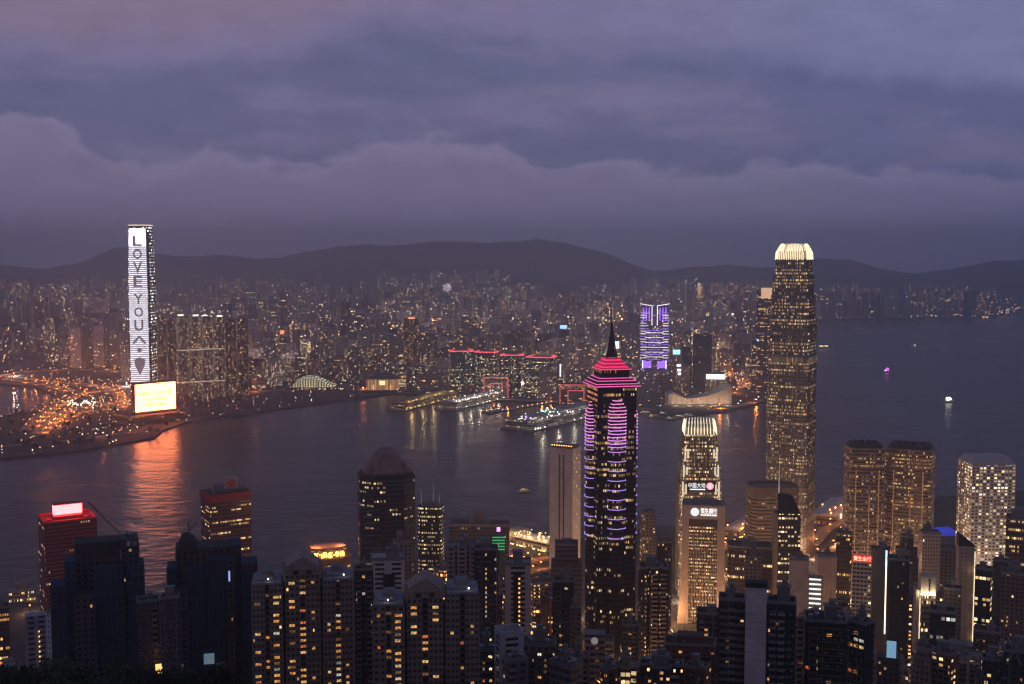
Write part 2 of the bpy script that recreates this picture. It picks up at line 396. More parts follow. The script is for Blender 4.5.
def inside(x, y, poly):
    c = False; j = len(poly) - 1
    for i in range(len(poly)):
        xi, yi = poly[i][0], poly[i][1]; xj, yj = poly[j][0], poly[j][1]
        if (yi > y) != (yj > y) and x < (xj - xi) * (y - yi) / (yj - yi) + xi: c = not c
        j = i
    return c

# hills behind the city
RIDGE = [(-600, 262), (-200, 258), (0, 265), (40, 269), (70, 264), (100, 254), (118, 247), (140, 250), (175, 256), (215, 254), (260, 258), (300, 251), (340, 247), (390, 244), (430, 239), (480, 243), (540, 239), (575, 244), (600, 251), (625, 262), (645, 269), (690, 266), (730, 263), (770, 268), (820, 259), (850, 258), (885, 268), (915, 274), (950, 268), (990, 261), (1024, 259), (1100, 262), (1400, 250), (1800, 262)]
def hz(px, Y):
    x = (px - 512) / F * Y
    nz = mnoise.fractal(Vector((x / 900, Y / 900, 2)), .9, 2.1, 5)
    y0 = 6300 if px < 780 else 7650
    foot = (95 + 55 * mnoise.noise(Vector((x / 1300, 4, 1)))) * sstep(y0, y0 + 2600, Y)
    zr = H + (255 - lerp_tab(px, RIDGE)) / F * 10400 + 26 * mnoise.fractal(Vector((x / 600, 0, 5)), .7, 2.1, 6)
    k = sstep(8500, 10400, Y) * (1 if Y <= 10400 else 1 - .5 * sstep(10400, 12500, Y))
    z = foot + (zr - foot) * k + nz * 75 * sstep(7400, 8600, Y) * (1 - sstep(9900, 10350, Y)) * (1 if Y < 10400 else 0)
    return z - 6 * (1 - sstep(y0, y0 + 300, Y))
me = bpy.data.meshes.new('hills'); vs = []; fs = []; NC, NR = 520, 70
for i in range(NC + 1):
    px = -620 + 2300 * i / NC
    for j in range(NR + 1):
        Y = 6000 + 6500 * j / NR; vs.append(((px - 512) / F * Y, Y, hz(px, Y)))
for i in range(NC):
    for j in range(NR):
        p = i * (NR + 1) + j; q = p + NR + 1; fs.append((p, q, q + 1, p + 1))
me.from_pydata(vs, [], fs); me.materials.append(pm('hill_woods', (.10, .105, .09), .95, .5, .004))
for p in me.polygons: p.use_smooth = True
o = bpy.data.objects.new('hills', me); COL.objects.link(o); tag(o, kind='structure')

# haze
m = bpy.data.materials.new('haze'); m.use_nodes = True; t = NT(m.node_tree); t.n.clear()
pv = t.new('ShaderNodeVolumePrincipled'); pv.inputs['Color'].default_value = (.89, .92, 1, 1); pv.inputs['Density'].default_value = 1.35e-4; pv.inputs['Anisotropy'].default_value = .65
mo = t.new('ShaderNodeOutputMaterial'); t.l.new(pv.outputs[0], mo.inputs['Volume'])
mb = MB(); mb.box((0, 9800, 372.5), (31800, 20600, 755), ST0); hb = mb.build('haze', m); tag(hb, kind='stuff')

# ------------------------------------------------------------------ building kit
FOOT = []      # footprints taken (x, y, radius)
MARKS = []     # things other labels may point at: (phrase, px, ytop, Y)
def boxy(name, c, d, mat, parent, rot=0):
    mb = MB(); mb.box(c, d, PLAIN((.3, .3, .3)), rot); return mb.build(name, mat, parent)
def roofkit(root, w, d, h, seed, rich=1, mat=None, poly=None):
    q = random.Random(seed); rm = mat or CONC
    poly = poly or shape('rect', w, d)
    if rich:
        mb = MB(); a = offset(poly, .18); c = offset(poly, -.45); st = PLAIN((.3, .3, .3))
        mb.rings([(a, h - .6), (a, h + 1.3), (c, h + 1.3), (c, h + .15)], st, cap=False); mb.build('parapet', rm, root)
    mb = MB(); pw, pd, ph = w * q.uniform(.25, .5), d * q.uniform(.25, .5), q.uniform(3, 7)
    ox, oy = q.uniform(-.15, .15) * w, q.uniform(-.1, .2) * d
    mb.box((ox, oy, h + ph / 2), (pw, pd, ph), PLAIN((.3, .3, .3)))
    mb.box((ox, oy, h + ph + .15), (pw + .8, pd + .8, .3), PLAIN((.3, .3, .3)))
    if q.random() < .6: mb.box((ox + pw * .1, oy, h + ph + 1.6), (pw * .5, pd * .6, 2.4), PLAIN((.3, .3, .3)))
    mb.build('plant_room', rm, root)
    if rich > 1:
        for k in range(q.randint(1, 3)):
            mb = MB(); x, y = q.uniform(-.38, .38) * w, q.uniform(-.38, -.2) * d
            mb.prism([(x + 1.3 * math.cos(t), y + 1.3 * math.sin(t)) for t in [i * math.pi / 5 for i in range(10)]], h + .1, h + 2.6, PLAIN((.4, .4, .4)))
            mb.build('water_tank', STEEL, root)
        for k in range(q.randint(2, 5)):
            boxy('cooling_unit', (q.uniform(-.36, .36) * w, q.uniform(-.1, .38) * d, h + 1.0), (q.uniform(1.5, 3), q.uniform(1.5, 4), 1.8), STEEL, root)
        if q.random() < .6:
            mb = MB(); mb.bar((ox, oy, h + ph), (ox, oy, h + ph + q.uniform(6, 12)), .12, PLAIN((.3, .3, .3)), r2=.04); mb.build('antenna', DARKM, root)

BALC = [pm('balcony_grey', (.3, .28, .29)), pm('balcony_tan', (.36, .29, .25)), pm('balcony_dark', (.12, .11, .12))]
def size_from(px0, px1, Y, ratio, yaw):
    pxc = (px0 + px1) / 2; azm = math.atan((pxc - 512) / F)
    W = (px1 - px0) / F * Y * math.cos(azm)
    wd = W / (math.cos(yaw) + ratio * abs(math.sin(yaw)))
    return pxc, azm, wd, wd * ratio

def bld(name, label, cat, px0, px1, ytop, Y, st, plan='rect', ratio=.8, yaw=0.0, rich=1, relief=False, group=None, tiers=None, base=None, mark=None, roofmat=None, kit=True, podium=None, seed=None):
    yaw = R(yaw); pxc, azm, wd, dp = size_from(px0, px1, Y, ratio, yaw)
    x = (pxc - 512) / F * Y * (1); top = at(pxc, ytop, Y); x = top.x
    zb = (tz(x, Y) if Y < 2200 else 4.0) if base is None else base
    h = top.z - zb; h = max(h, 8)
    root = empty(name, (x, Y, zb), -azm + yaw, label=label, cat=cat, group=group)
    poly = shape(plan, wd, dp); sd_ = seed if seed is not None else int(px0 * 13 + Y) % 997
    st = dict(st); st['seed'] = sd_ + .5
    mb = MB()
    segs = tiers or [(1.0, 1.0)]            # (top fraction of the height, width factor)
    z0 = -4.0
    for k, (fr, sc) in enumerate(segs):
        pl = [(a * sc, b * sc) for a, b in poly]
        if relief: mb.relief(pl, z0, h * fr, st)
        else: mb.rings([(pl, z0), (pl, h * fr)], st)
        z0 = h * fr - .3
    mb.build('facade', None, root)
    if relief and Y < 960:
        qq = random.Random(sd_ + 3); ac = MB(); f = st['flr']; fr = -dp / 2 - .35
        for k in range(90 if Y < 800 else 40):
            ac.box((qq.uniform(-.46, .46) * wd, fr - .2, h - f * (.35 + qq.randint(1, int(max(2, h / f - 1)))) ), (.9, .6, .7), ST0)
        a_ = ac.build('air_conditioners', STEEL if sd_ % 2 else CONC, root); a_['kind'] = 'stuff'
        for k in range(qq.randint(1, 3)):
            pp = MB(); x_ = qq.uniform(-.46, .46) * wd; pp.bar((x_, fr - .1, 0), (x_, fr - .1, h), .13, ST0); pp.build('drain_pipe', CONC, root)
        if qq.random() < .7 and st['coh'] < .5:
            for xx in qq.sample((-.3, 0, .3), qq.randint(1, 2)):
                bs = MB(); c_ = [(.3, .28, .29), (.36, .29, .25), (.12, .11, .12)][sd_ % 3]; a0, a1 = xx * wd - wd * .085, xx * wd + wd * .085
                bs.relief([(a0, fr - .9), (a1, fr - .9), (a1, fr + .2), (a0, fr + .2)], max(2, h - 75), h - f, sty(wc=c_, gc=(.03, .03, .03), ww=.96, wh=.62, lit=0, bay=wd * .17, flr=f), .4)
                bs.build('balcony_stack', None, root)
    sc = segs[-1][1]
    if kit: roofkit(root, wd * sc, dp * sc, h, sd_, rich, roofmat, [(a * sc, b * sc) for a, b in poly])
    if podium:
        mb = MB(); mb.prism(shape('rect', wd * podium[0], dp * podium[0]), -4, podium[1], sty(bay=4, flr=4.5, lit=.5, coh=.6, st=2.0, warm=.6, ww=.8, wh=.5, seed=sd_, wc=(.3, .26, .22))); mb.build('podium', None, root)
    FOOT.append((x, Y, max(wd, dp) * .62))
    if mark: MARKS.append((mark, pxc, ytop, Y))
    root['_w'] = wd; root['_d'] = dp; root['_h'] = h
    return root
def dims(r): return r['_w'], r['_d'], r['_h']

_wcache = {}
def win_mesh(wd, hg, mt, key):
    k = (round(wd, 1), round(hg, 1), key)
    if k not in _wcache:
        mb = MB(); mb.box((0, -.02, 0), (wd, .1, hg), ST0, mi=0)
        for x in (-wd / 2, 0, wd / 2): mb.box((x, -.09, 0), (.12, .12, hg + .1), ST0, mi=1)
        for z in (-hg / 2, hg / 2): mb.box((0, -.1, z), (wd + .1, .12, .12), ST0, mi=1)
        o = mb.build('window', [mt, DARKM]); _wcache[k] = o.data; bpy.data.objects.remove(o)
    return _wcache[k]
def room(name, c, st):
    m, t, b = M(name); g = t.new('ShaderNodeNewGeometry')
    n = t.noise(g.outputs['Position'], 1.3, 3, .6); k = t.step(n, .34, .62)
    b.inputs['Base Color'].default_value = (.1, .08, .06, 1); b.inputs['Roughness'].default_value = .3
    b.inputs['Emission Color'].default_value = (*c, 1); t.put(b.inputs['Emission Strength'], t.m('MULTIPLY_ADD', k, st, st * .18)); m.cycles.emission_sampling = 'NONE'; return m
WL = [room('room_orange', (1, .42, .10), .75), room('room_amber', (1, .52, .17), .8), room('room_yellow', (1, .66, .28), .8), room('room_white', (.95, .9, .75), .6), room('room_green', (.6, .8, .6), .3), room('room_red', (1, .22, .08), .7), room('room_dim', (.8, .4, .15), .22), room('room_blaze', (1, .72, .38), 1.7)]
WP = [9, 6, 3, 1.2, .7, 1.2, 6, 1.0]
def windows(root, xs, y, z0, z1, flr, wd, hg, prob, q, face=0, weights=WP, limit=100, colbias=None):
    """lit rooms as window parts on a face of the building; face: angle of its outward normal from -y"""
    n = 0; cells = [(x, z) for x in xs for z in frange(z0, z1, flr)]
    q.shuffle(cells); cells = cells[:int(len(cells) * prob)][:limit]
    cs, sn = math.cos(face), math.sin(face)
    for x, z in cells:
        k = q.choices(range(len(WL)), weights)[0]; mt = WL[k]
        o = bpy.data.objects.new('window', win_mesh(wd, hg, mt, k)); COL.objects.link(o); o.parent = root
        o.location = (x * cs - y * sn, x * sn + y * cs, z); o.rotation_euler.z = face
def frange(a, b, s):
    r = []; 
    while a < b: r.append(a); a += s
    return r

def text(name, body, hgt, wid, mat, parent, loc, depth=.3, face=0, extra=0):
    cu = bpy.data.curves.new('t', 'FONT'); cu.body = body; cu.size = 10; cu.extrude = .01; cu.align_x = 'CENTER'; cu.offset = extra; cu.resolution_u = 3
    o = bpy.data.objects.new('t', cu); COL.objects.link(o); bpy.context.view_layer.update()
    me = bpy.data.meshes.new_from_object(o.evaluated_get(bpy.context.evaluated_depsgraph_get())); bpy.data.objects.remove(o)
    xs = [v.co.x for v in me.vertices]; ys = [v.co.y for v in me.vertices]
    sx = wid / (max(xs) - min(xs)); sy = hgt / (max(ys) - min(ys)); mx = (max(xs) + min(xs)) / 2; my = (max(ys) + min(ys)) / 2
    for v in me.vertices: x, y, z = v.co; v.co = ((x - mx) * sx, -depth if z > 0 else 0.0, (y - my) * sy)
    me.materials.clear(); me.materials.append(mat); me.name = name
    r = bpy.data.objects.new(name, me); COL.objects.link(r); r.parent = parent; r.location = loc; r.rotation_euler.z = face
    return r

def plight(loc, c, p, r=1.5, parent=None):
    d = bpy.data.lights.new('lamp_light', 'POINT'); d.color = c; d.energy = p; d.shadow_soft_size = r
    o = bpy.data.objects.new('lamp_light', d); COL.objects.link(o); o.location = loc
    if parent is not None: o.parent = parent
    return o

# palettes
def res(c=(.3, .27, .27), lit=.11, **k): return sty(**{**dict(wc=c, lit=lit, bay=3.3, flr=3.05, ww=.5, wh=.5, st=1.5, warm=.62), **k})
def off(c=(.2, .17, .15), lit=.22, **k): return sty(**{**dict(wc=c, lit=lit, coh=.9, bay=1.7, flr=4.0, ww=.86, wh=.55, st=1.3, warm=.55), **k})

# ------------------------------------------------------------------ ACROSS THE HARBOUR: landmarks
# tall lit skyscraper with a display on its face
Y = 3100; yaw = R(-19)
pxc, azm, wd, dp = 140.5, math.atan((140.5 - 512) / F), 56.0, 60.0
top = at(pxc, 226, Y); root = empty('skyscraper', (top.x, Y, 4), -azm + yaw, label='tallest skyscraper across the harbour, white lit front spelling LOVE YOU', cat='skyscraper')
hh = top.z - 4
def sq(w_, d_, n=2.4): a, b = w_ / 2, d_ / 2; return [(-a + n, -b), (a - n, -b), (a - n, -b + n), (a, -b + n), (a, b - n), (a - n, b - n), (a - n, b), (-a + n, b), (-a + n, b - n), (-a, b - n), (-a, -b + n), (-a + n, -b + n)]
mb = MB(); ss = sty(wc=(.12, .11, .12), gc=(.05, .05, .06), bay=5.0, flr=8.4, lit=.42, coh=.1, st=9, warm=.2, ww=.6, wh=.4, seed=31.5)
SEG = [(1.12, -4), (1.0, 60), (1.0, hh * .62), (.93, hh * .93), (.86, hh)]
mb.rings([([(a * s, b * s) for a, b in sq(wd, dp)], z) for s, z in SEG], ss); mb.build('facade', None, root)
m, t, b = M('led_display')
g = t.new('ShaderNodeTexCoord'); s_ = t.new('ShaderNodeSeparateXYZ'); t.l.new(g.outputs['Object'], s_.inputs[0])
st_ = t.m('LESS_THAN', t.m('FRACT', t.m('DIVIDE', s_.outputs[2], 5.4)), .56)
wnn = t.new('ShaderNodeTexWhiteNoise', noise_dimensions='2D'); t.put(wnn.inputs['Vector'], t.comb(t.m('FLOOR', t.m('DIVIDE', s_.outputs[2], 6.2)), t.m('FLOOR', t.m('DIVIDE', s_.outputs[0], 9.0)), 0))
solid = t.m('GREATER_THAN', s_.outputs[2], hh - 54)
lvl = t.m('MULTIPLY_ADD', t.m('MAXIMUM', st_, solid), t.m('MULTIPLY_ADD', wnn.outputs[0], .35, .72), .13)
lvl = t.m('ADD', lvl, t.m('MULTIPLY', solid, .5))
b.inputs['Base Color'].default_value = (.1, .1, .12, 1); b.inputs['Emission Color'].default_value = (.93, .89, 1.0, 1)
t.put(b.inputs['Emission Strength'], t.m('MULTIPLY', lvl, 1.45)); m.cycles.emission_sampling = 'AUTO'; LED = m
mb = MB(); a = wd / 2 - 3.0
def ring_w(z): 
    for (s0, z0), (s1, z1) in zip(SEG, SEG[1:]):
        if z0 <= z <= z1: return s0 + (s1 - s0) * (z - z0) / (z1 - z0)
    return SEG[-1][0]
zz = [52, 60, 100, 160, 220, hh * .62, hh * .78, hh * .93, hh - 7]
for z0, z1 in zip(zz, zz[1:]):
    r0, r1 = ring_w(z0), ring_w(z1)
    for dy in (.5,):
        mb.quad([(-a * r0, -dp / 2 * r0 - dy, z0), (a * r0, -dp / 2 * r0 - dy, z0), (a * r1, -dp / 2 * r1 - dy, z1), (-a * r1, -dp / 2 * r1 - dy, z1)], [(0, 0)] * 4, ST0)
for sx in (-1, 1):
    mb.quad([(sx * a * ring_w(zz[0]), -dp / 2 * ring_w(zz[0]) - .5, zz[0]), (sx * a * ring_w(zz[-1]), -dp / 2 * ring_w(zz[-1]) - .5, zz[-1]), (sx * a * ring_w(zz[-1]), -dp / 2 * ring_w(zz[-1]), zz[-1]), (sx * a * ring_w(zz[0]), -dp / 2 * ring_w(zz[0]), zz[0])], [(0, 0)] * 4, ST0)
mb.build('light_display', LED, root)
boxy('corner_shade_strip', (wd / 2 * .96 + 1.2, -dp / 2 + 4.5, hh * .48), (3.0, 7, hh * .93), pm('notch_shade', (.03, .03, .035)), root)  # dark strip put in for the shade of the corner notch
boxy('roof_rail', (0, -dp / 2 * .86 - .3, hh + 1.5), (wd * .86, 1.0, 3.0), em('gold_rail', (1, .75, .4), 1.0), root)
boxy('roof_rail', (wd / 2 * .86 + .3, 0, hh + 1.5), (1.0, dp * .86, 3.0), em('gold_rail', (1, .75, .4), 1.0), root)
DARKL = em('dark_letter', (.16, .14, .17), .8)
zpix = lambda py: at(pxc, py, Y - 28).z - 4
for ch, y0, y1 in (('L', 236, 246), ('O', 249, 259), ('V', 262, 273), ('E', 276, 287), ('Y', 294, 304), ('O', 307, 317), ('U', 320, 331)):
    zc = (zpix(y0) + zpix(y1)) / 2
    text('letter', ch, zpix(y0) - zpix(y1), 24, DARKL, root, (0, -dp / 2 * ring_w(zc) - .9, zc), .5, extra=.2)
def flat(pts, name, mat, parent, y, th=.5):
    mb = MB(); n = len(pts)
    mb.quad([(p[0], y - th, p[1]) for p in pts], [(0, 0)] * n, ST0)
    for i in range(n):
        j = (i + 1) % n; mb.quad([(pts[i][0], y - th, pts[i][1]), (pts[i][0], y, pts[i][1]), (pts[j][0], y, pts[j][1]), (pts[j][0], y - th, pts[j][1])], [(0, 0)] * 4, ST0)
    return mb.build(name, mat, parent)
zc = zpix(341); flat([(-17, zc - 9), (-8, zc - 3), (0, zc + 9), (8, zc - 3), (17, zc - 9), (17, zc - 2), (4, zc + 12), (-4, zc + 12), (-17, zc - 2)][::-1], 'display_motif', DARKL, root, -dp / 2 - .6)
zc = zpix(350); flat([(-9, zc), (0, zc - 7), (9, zc), (0, zc + 7)], 'display_motif', DARKL, root, -dp / 2 - .6)
zc = zpix(366); flat([(-15, zc + 18), (-13, zc + 2), (0, zc - 26), (13, zc + 2), (15, zc + 18), (6, zc + 20), (0, zc + 25), (-6, zc + 20)], 'display_motif', DARKL, root, -dp / 2 - .6)
FOOT.append((root.location.x, Y, 70)); MARKS.append(('the LOVE YOU skyscraper', 141, 330, Y))

# museum slab with the glowing billboard
pa, pb = ground(135.5, 421.5, 4), None
A = at(135.5, 412, 2660); A.z = 4; Bp = at(176, 408, 2735); Bp.z = 4
dv = Bp - A; L = dv.length; angm = math.atan2(dv.y, dv.x)
root = empty('museum', (A.x, A.y, 4), angm, label='waterfront museum slab with huge cream and orange lit billboard', cat='museum')
mb = MB(); mb.box((L / 2, 9, 50), (L, 16, 92), sty(wc=(.05, .04, .045), gc=(.02, .02, .02), bay=6, flr=4, lit=.05, seed=5)); mb.build('tower_slab', None, root)
mb = MB(); mb.box((L / 2 - 8, 22, 10), (L * 1.25, 90, 22), sty(wc=(.16, .11, .1), gc=(.03, .02, .02), bay=5, flr=5.5, lit=.35, coh=.8, st=1.4, warm=.75, ww=.9, wh=.35, seed=8)); mb.build('podium', None, root)
zt0, zt1 = at(135.5, 412.5, A.y).z - 4, at(135.5, 385, A.y).z - 4
scr = em('billboard', (1.0, .23, .085), 13, True)
mb = MB(); mb.box((L / 2, .4, (zt0 + zt1) / 2), (L - 1, 1.2, zt1 - zt0), ST0); sc_ = mb.build('billboard', scr, root)
tx = em('billboard_letter', (1.0, .55, .08), 1.35)
text('lettering', '草間彌生：一九四五年至今', 8.5, L * .8, tx, sc_, (L / 2, -.5, (zt0 + zt1) / 2 + 9), .25, extra=.25)
text('lettering', 'Yayoi Kusama:', 9, L * .54, tx, sc_, (L / 2, -.5, (zt0 + zt1) / 2 - 5), .25, extra=.25)
text('lettering', '1945 to Now', 8, L * .50, tx, sc_, (L / 2, -.5, (zt0 + zt1) / 2 - 17), .25, extra=.25)
FOOT.append((root.location.x + 50, 2720, 90)); MARKS.append(('the glowing billboard', 155, 395, 2700))

# wall of apartment towers beside the skyscraper
def kb(name, label, px0, px1, yt, ybase, st, cat='apartment tower', **k):
    Y = ground((px0 + px1) / 2, ybase).y; st = dict(st); st['st'] *= 2.6
    return bld(name, label, cat, px0, px1, yt, Y, st, base=4, **k)
c = (.19, .15, .15)
kb('apartment_tower', 'brown apartment tower immediately right of the lit LOVE YOU skyscraper', 156.5, 166, 318, 394, res(c, .2, seed=2, st=1.2), plan='notch', yaw=8)
kb('apartment_tower', 'brown apartment tower second right of the lit LOVE YOU skyscraper', 166.5, 175.5, 321, 396, res(c, .17, seed=3, st=1.2), plan='notch', yaw=8)
for i, (a, b_) in enumerate(((176.5, 188), (188.5, 200), (200.5, 212), (212.5, 224))):
    o = kb('apartment_tower', '%s of four joined lavender grey towers with bright roof lights and lit sky bands' % ('leftmost', 'second', 'third', 'rightmost')[i], a, b_, 317 + i * .3, 397, res((.21, .18, .2), .3, st=1.6, warm=.5, ww=.5), plan='notch2', yaw=12, group='joined towers with lit sky bands')
    W_, D_, h_ = dims(o)
    for py in (350, 382):
        z = at(200, py - i * .6, o.location.y).z - 4
        boxy('sky_band', (0, 0, z), (W_ + .8, D_ + .8, 2.2), em('band_light', (1, .78, .6), .55), o)
    boxy('roof_light', (W_ * (.1 if i % 2 else -.2), -D_ * .2, h_ + 5.5), (W_ * .55, 3, 3.5), em('roof_flood', (1, .93, .8), 2.2), o)
MARKS.append(('the four joined towers', 200, 350, 3180))
for i, (a, b_, yt) in enumerate(((225, 236, 319), (237, 248, 318))):
    kb('apartment_tower', ('dark red brown apartment tower beside the four joined towers', 'dark red brown apartment tower at the end of the tall waterfront cluster')[i], a, b_, yt, 395, res((.13, .09, .09), .2, st=1.7, warm=.6), plan='notch', yaw=-8)
MARKS.append(('the dark red brown pair', 237, 350, 3200))

# station with arched glass roof
A = ground(296, 391); root = empty('railway_station', (A.x + 50, A.y + 40, 4), 0, label='railway station with bright curved glass roof behind the waterfront park', cat='station')
GL = em('station_glass', (.85, .95, .55), .8); 
def arch_glass():
    m, t, b = M('lit_glass_roof'); g = t.new('ShaderNodeTexCoord'); s = t.new('ShaderNodeSeparateXYZ'); t.l.new(g.outputs['Object'], s.inputs[0])
    k = t.m('MULTIPLY', t.m('GREATER_THAN', t.m('FRACT', t.m('MULTIPLY', s.outputs[0], .13)), .45), t.m('GREATER_THAN', t.m('FRACT', t.m('MULTIPLY', s.outputs[2], .2)), .3))
    b.inputs['Base Color'].default_value = (.1, .12, .1, 1); b.inputs['Roughness'].default_value = .2
    b.inputs['Emission Color'].default_value = (1, .88, .5, 1); t.put(b.inputs['Emission Strength'], t.m('MULTIPLY_ADD', k, .8, .04)); m.cycles.emission_sampling = 'NONE'; return m
AG = arch_glass()
mb = MB(); N = 16
prof = [(-72 + 125 * i / N, 6 + 32 * math.sin(math.pi * (i / N) ** .75)) for i in range(N + 1)]
for (x0, z0), (x1, z1) in zip(prof, prof[1:]):
    for y0, y1, s0, s1 in ((0, 30, .82, 1.0), (30, 60, 1.0, .95), (60, 90, .95, .7)):
        mb.quad([(x0, y0, z0 * s0), (x1, y0, z1 * s0), (x1, y1, z1 * s1), (x0, y1, z0 * s1)], [(0, 0)] * 4, ST0)
    mb.quad([(x0, 0, 0), (x1, 0, 0), (x1, 0, z1 * .82), (x0, 0, z0 * .82)], [(0, 0)] * 4, ST0)
mb.build('glass_roof', AG, root)
mb = MB(); mb.box((-5, 45, 3), (190, 110, 6), sty(wc=(.2, .18, .16), gc=(.05, .05, .05), bay=6, flr=6, lit=.7, coh=.5, st=1.6, ww=.8, wh=.5, seed=4, warm=.55)); mb.build('concourse', None, root)
for i in range(7):
    mb = MB(); xx = -66 + i * 18; z = 6 + 32 * math.sin(math.pi * ((i * 18 + 6) / 125) ** .75) if i * 18 + 6 < 125 else 8
    mb.bar((xx, -1.5, 0), (xx, -1.5, max(6, z * .82)), .9, ST0); mb.bar((xx, -1.5, max(6, z * .82)), (xx, 30, z), .9, ST0); mb.build('roof_rib', WHITEP, root)
FOOT.append((A.x + 50, A.y + 80, 110)); MARKS.append(('the arched glass station', 310, 380, 3400))

# theatre with curtain-like lit walls and a domed dark roof
A = at(383, 390, 3330); root = empty('opera_house', (A.x, 3330, 4), .05, label='theatre with glowing amber curtain walls under a dark domed roof', cat='theatre')
m, t, b = M('amber_curtain'); g = t.new('ShaderNodeTexCoord'); s = t.new('ShaderNodeSeparateXYZ'); t.l.new(g.outputs['Object'], s.inputs[0])
wv = t.noise(t.comb(t.m('MULTIPLY', s.outputs[0], .12), 0.0, 0.0), 1.0, 4, .7)
b.inputs['Base Color'].default_value = (.3, .2, .12, 1); b.inputs['Emission Color'].default_value = (1, .5, .2, 1)
t.put(b.inputs['Emission Strength'], t.m('MULTIPLY', t.step(wv, .35, .7), .8)); m.cycles.emission_sampling = 'NONE'
mb = MB(); mb.rings([(shape('round', 96, 60), 0), (shape('round', 92, 56), 12), (shape('round', 96, 60), 36)], ST0); mb.build('curtain_wall', m, root)
mb = MB(); mb.rings([(shape('round', 102 * q_, 66 * q_), 36 + z_) for q_, z_ in ((1, 0), (.98, 3), (.8, 8), (.55, 13), (.25, 17), (.02, 19))], ST0, cap=False); mb.build('roof', pm('bronze_roof', (.12, .1, .11), .5), root)
boxy('entrance_light', (0, -30, 26), (16, 3, 12), em('entrance_glow', (1, .8, .4), 1.6), root)
for xx in (-26, 24): boxy('entrance_light', (xx, -31, 12), (3, 2, 16), em('entrance_red', (1, .4, .15), 1.5), root)
mb = MB(); mb.box((0, 0, 3), (150, 100, 5), sty(wc=(.15, .12, .1), bay=6, flr=5, lit=.8, coh=.6, st=1.6, ww=.8, wh=.5, warm=.75, seed=6)); mb.build('podium', None, root)
FOOT.append((A.x, 3330, 90)); MARKS.append(('the amber theatre', 383, 380, 3330))
kb('office_block', 'pale white banded office block right beside the amber theatre', 399, 406, 372, 388, off((.5, .48, .45), .6, warm=.4), cat='office block')

# dark offices with red roof lines
REDL = em('red_line', (1, .07, .1), 1.7)
for i, (a, b_, yt, yb) in enumerate(((449, 474, 351, 391), (474.5, 499, 352, 391), (500, 524, 355, 393), (526, 557, 357, 395))):
    o = kb('office_block', ('leftmost dark glass office block with glowing red roof line', 'second dark glass office block with glowing red roof line', 'third dark glass office block with glowing red roof line', 'widest dark glass office block with glowing red roof line at right end')[i], a, b_, yt, yb,
           off((.045, .06, .055), .42, warm=.36, st=.85, gc=(.04, .07, .065), flr=4.4, bay=3.2, coh=.4), cat='office block', yaw=-14 if i else 10, ratio=.6, group='offices with red roof lines', kit=False)
    W_, D_, h_ = dims(o)
    for s_y in (-1, 1):
        boxy('red_roof_line', (0, s_y * D_ / 2 - s_y * .3, h_ + 1.0), (W_ + 1.2, 1.4, 2.6), REDL, o)
    for s_x in (-1, 1): boxy('red_roof_line', (s_x * W_ / 2, 0, h_ + 1.0), (1.2, D_ - 3, 2.4), REDL, o)
    boxy('plant_room', (0, 0, h_ + 2), (W_ * .6, D_ * .5, 4), CONC, o)
MARKS.append(('the red-lined offices', 500, 370, 3300))
for i, (a, b_, yt, yb, lab) in enumerate(((484, 508, 377, 397, 'low mall block outlined in red neon between the piers and red-lined offices'), (560, 592, 384, 403, 'low mall block outlined in red neon beside the purple-banded tower'))):
    o = kb('mall', lab, a, b_, yt, yb, off((.14, .1, .1), .3, warm=.6, st=.9), cat='mall', ratio=.5, kit=False)
    W_, D_, h_ = dims(o); NM = em('neon_frame', (1, .12, .14), 1.3)
    for k_ in (1.0, .5):
        mb = MB()
        for p, q_ in (((-W_ / 2 * k_, 0), (-W_ / 2 * k_, h_ * (.4 + .6 * k_))), ((W_ / 2 * k_, 0), (W_ / 2 * k_, h_ * (.4 + .6 * k_))), ((-W_ / 2 * k_, h_ * (.4 + .6 * k_)), (W_ / 2 * k_, h_ * (.4 + .6 * k_)))):
            mb.bar((p[0], -D_ / 2 - .9, p[1]), (q_[0], -D_ / 2 - .9, q_[1]), .75, ST0)
        mb.build('neon_frame', NM, o)

